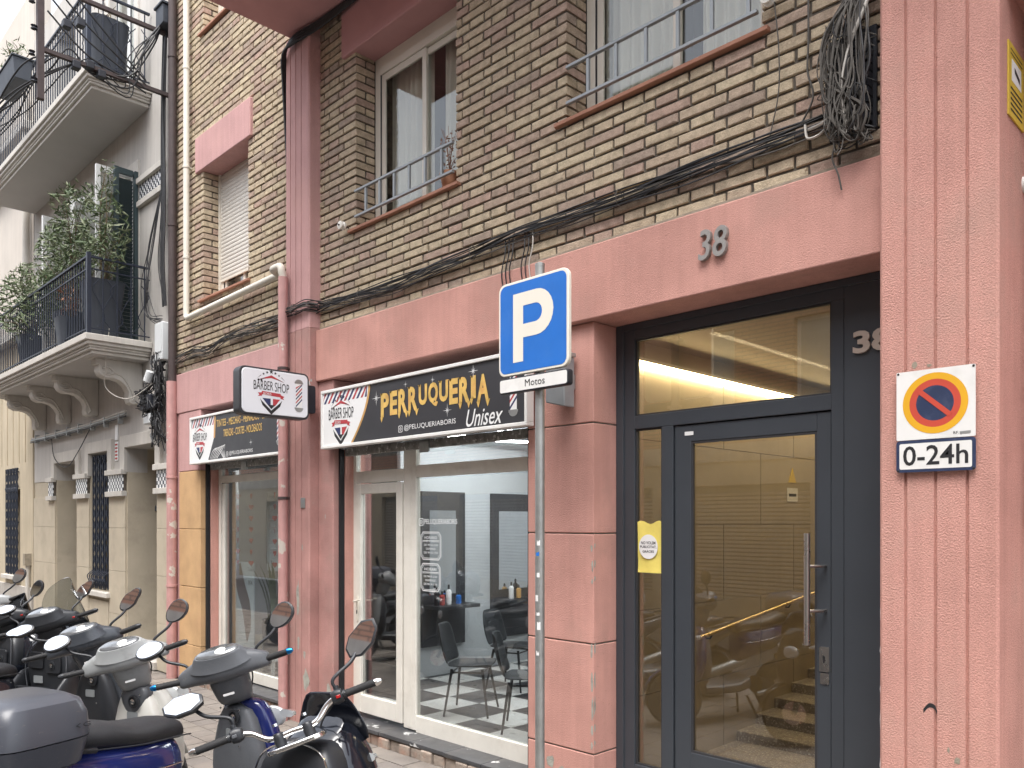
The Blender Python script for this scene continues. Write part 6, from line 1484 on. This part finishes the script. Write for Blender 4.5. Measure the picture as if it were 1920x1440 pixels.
    P(MB().loft([X((.0, 0, sz-.26), .09, .16), X((-.10, 0, sz-.22), .145, .17), X((-.30, 0, sz-.19), .175, .15), X((-.52, 0, sz-.15), .17, .13), X((-.72, 0, sz-.10), .13, .09), X((-.88, 0, sz-.05), .07, .05)]), 'rear_body', rear, sub=1)
    P(MB().loft([X((.02, 0, sz-.075), .07, .045), X((-.06, 0, sz-.035), .115, .06), X((-.20, 0, sz-.03), .145, .062), X((-.34, 0, sz-.022), .155, .06), X((-.45, 0, sz+.02), .15, .07), X((-.62, 0, sz+.03), .135, .062), X((-.75, 0, sz+.02), .10, .04)]), 'seat', 'vinyl', sub=1)
    P(MB().tube(bez([(-.55, .15, sz-.02), (-.75, .155, sz+.02), (-.90, .07, sz+.045), (-.90, -.07, sz+.045), (-.75, -.155, sz+.02), (-.55, -.15, sz-.02)], 6), .013, 10), 'grab_rail', 'sc_dark')
    P(MB().loft([ring((-.84, 0, sz-.10), .07, .03, 3, 14), ring((-.89, 0, sz-.10), .055, .022, 3, 14)]), 'tail_light', 'lamp_red', bevel=.003)
    P(MB().loft([ring((-.62, 0, .56), .07, .03, 3, 12), ring((-.80, 0, .50), .07, .02, 3, 12), ring((-.92, 0, .36), .065, .012, 3, 12)]), 'rear_mudguard', 'sc_dark')
    P(MB().box(-.925, -.918, -.09, .09, .38, .50), 'number_plate', 'white_print')
    # --- wheels
    def wheel(c, r, w_, steer):
        t = MB().lathe([(r-.075, -w_*.42), (r-.02, -w_*.5), (r-.002, -w_*.28), (r, 0), (r-.002, w_*.28), (r-.02, w_*.5), (r-.075, w_*.42)], c, 32, 'y')
        wo = P(t, 'wheel', 'rubber', steer=steer)
        rm = MB().lathe([(r-.078, -w_*.40), (r-.085, -w_*.25), (r-.085, w_*.25), (r-.078, w_*.40)], c, 28, 'y')
        for k in range(5):
            a = 2*math.pi*k/5; ca, sa = math.cos(a), math.sin(a)
            rm.tube([(c[0]+.03*ca, c[1], c[2]+.03*sa), (c[0]+(r-.08)*ca, c[1], c[2]+(r-.08)*sa)], [.018, .013], 8)
        rm.lathe([(.045, -.05), (.045, .05)], c, 16, 'y')
        rm.build('rim', 'sc_char', wo, smooth=40)
        rm = MB().lathe([(.10, -.056), (.10, -.052), (.06, -.052)], c, 20, 'y').build('brake_disc', 'inox', wo, smooth=40)
    wheel((-.58, 0, .265), .265, .12, False); wheel((.735, 0, .265), .265, .10, True)
    fk = MB()
    for sg in (1, -1): fk.tube([(.735, sg*.075, .265), (.55, sg*.075, .64)], [.022, .026], 10)
    P(fk, 'fork', 'sc_dark', steer=True)
    arcs = []
    for k in range(9):
        a = R(150-k*17); rr = .295; arcs.append([(.735+rr*math.cos(a)*(1-.06*q_*q_), .075*q_, .265+rr*math.sin(a)*(1-.06*q_*q_)) for q_ in (-1, -.6, 0, .6, 1)])
    P(MB().loft(arcs, open_ring=True), 'front_mudguard', shield, steer=True, solid=.008)
    P(MB().loft([ring((-.30, 0, .30), .10, .09, 3, 14), ring((-.50, .03, .28), .09, .085, 3, 14), ring((-.66, .05, .27), .05, .06, 3, 14)]), 'engine', 'sc_dark', bevel=.004)
    P(MB().tube([(-.20, -.13, .24), (-.40, -.17, .27), (-.50, -.19, .31), (-.88, -.20, .42)], [.02, .03, .055, .05], 14), 'exhaust', 'steel')
    for sg in (1, -1): P(MB().tube([(-.12, sg*.07, .22), (-.20, sg*.14, .005)], .012, 8), 'stand', 'sc_dark')
    if box:
        bz = 0.885
        def rb(z, hx, hy): return Zr((-.80, 0, z), hx, hy, 4.5, 24)
        bo = P(MB().loft([rb(bz, .15, .16), rb(bz+.03, .19, .20), rb(bz+.14, .215, .225)]), 'top_box', 'sc_box', smooth=40)
        ld = MB().loft([rb(bz+.146, .217, .227), rb(bz+.24, .21, .222), rb(bz+.30, .185, .20), rb(bz+.325, .14, .155)]).build('lid', 'sc_box', bo, smooth=40)
        m_ = MB(); text_into(m_, 'G', -.665, -.63, bz+.185, bz+.205, lambda u, v: (u, -.2262, v), 'sc_dark'); m_.sheet([(-.70, -.2262, bz+.195), (-.68, -.2262, bz+.205), (-.675, -.2262, bz+.203), (-.69, -.2262, bz+.195), (-.675, -.2262, bz+.187), (-.68, -.2262, bz+.185)], 'sc_dark'); m_.build('mark', None, bo)
        MB().lathe([(.02, 0), (.02, .01)], (-1.022, 0, bz+.14), 12, 'x').build('lock', 'chrome', bo)
        P(MB().box(-.95, -.65, -.09, .09, bz-.03, bz-.001), 'rack', 'sc_dark', bevel=.005)
    return e
scooter('black scooter with chrome handlebar nearest the camera', -3.05, -2.67, 108, 40, 4, 1.10, .40, 'sc_dark', 'sc_black', 'sc_dark', 'sc_black', 'naked', .82, 'chrome', mshape='lozenge')
scooter('navy blue scooter with grey top box and blue tipped grips', -4.18, -2.49, 108, 36, 0, 1.14, .36, 'sc_grey', 'sc_blue', 'sc_grey', 'sc_blue', 'cover', .95, 'anod', box=True)
scooter('white leg shield scooter with silver grey handlebar cover', -5.11, -2.65, 116, 36, 0, 1.10, .35, 'sc_silver', 'sc_white', 'sc_grey', 'sc_char', 'cover', .82, 'sc_dark', white_in=True)
scooter('charcoal scooter with pale dash between the white scooter and the windscreen', -6.02, -2.61, 116, 40, 0, 1.10, .36, 'sc_char', 'sc_char', 'sc_dark', 'sc_char', 'cover', .82, 'sc_dark', mshape='leaf')
scooter('black maxi scooter with scratched clear windscreen', -7.40, -2.47, 116, 36, 0, 1.10, .38, 'sc_dark', 'sc_dark', 'sc_dark', 'sc_black', 'maxi', .82, 'sc_dark', screen=('screen', .27, .50, .66), mshape='leaf')
scooter('black scooter with smoked screen at the picture edge', -8.15, -2.69, 102, 38, 0, 1.08, .38, 'sc_dark', 'sc_black', 'sc_dark', 'sc_black', 'maxi', .82, 'sc_dark', screen=('smoke_screen', .20, .34, .66))
# farther along the row: seen only as reflections in the shop glass
scooter('silver grey scooter mirrored in the shop window pane', -9.25, -2.55, 112, 36, 0, 1.12, .36, 'sc_silver', 'sc_silver', 'sc_dark', 'sc_silver', 'cover', .84, 'sc_dark', box=True)
scooter('black maxi scooter mirrored in the shop window pane', -10.3, -2.55, 110, 36, 0, 1.10, .38, 'sc_dark', 'sc_char', 'sc_dark', 'sc_black', 'maxi', .82, 'sc_dark', screen=('screen', .24, .40, .66))
scooter('white scooter mirrored in the glass of the shop door', -11.4, -2.55, 114, 36, 0, 1.10, .36, 'sc_char', 'sc_white', 'sc_dark', 'sc_white', 'cover', .82, 'sc_dark', box=True)
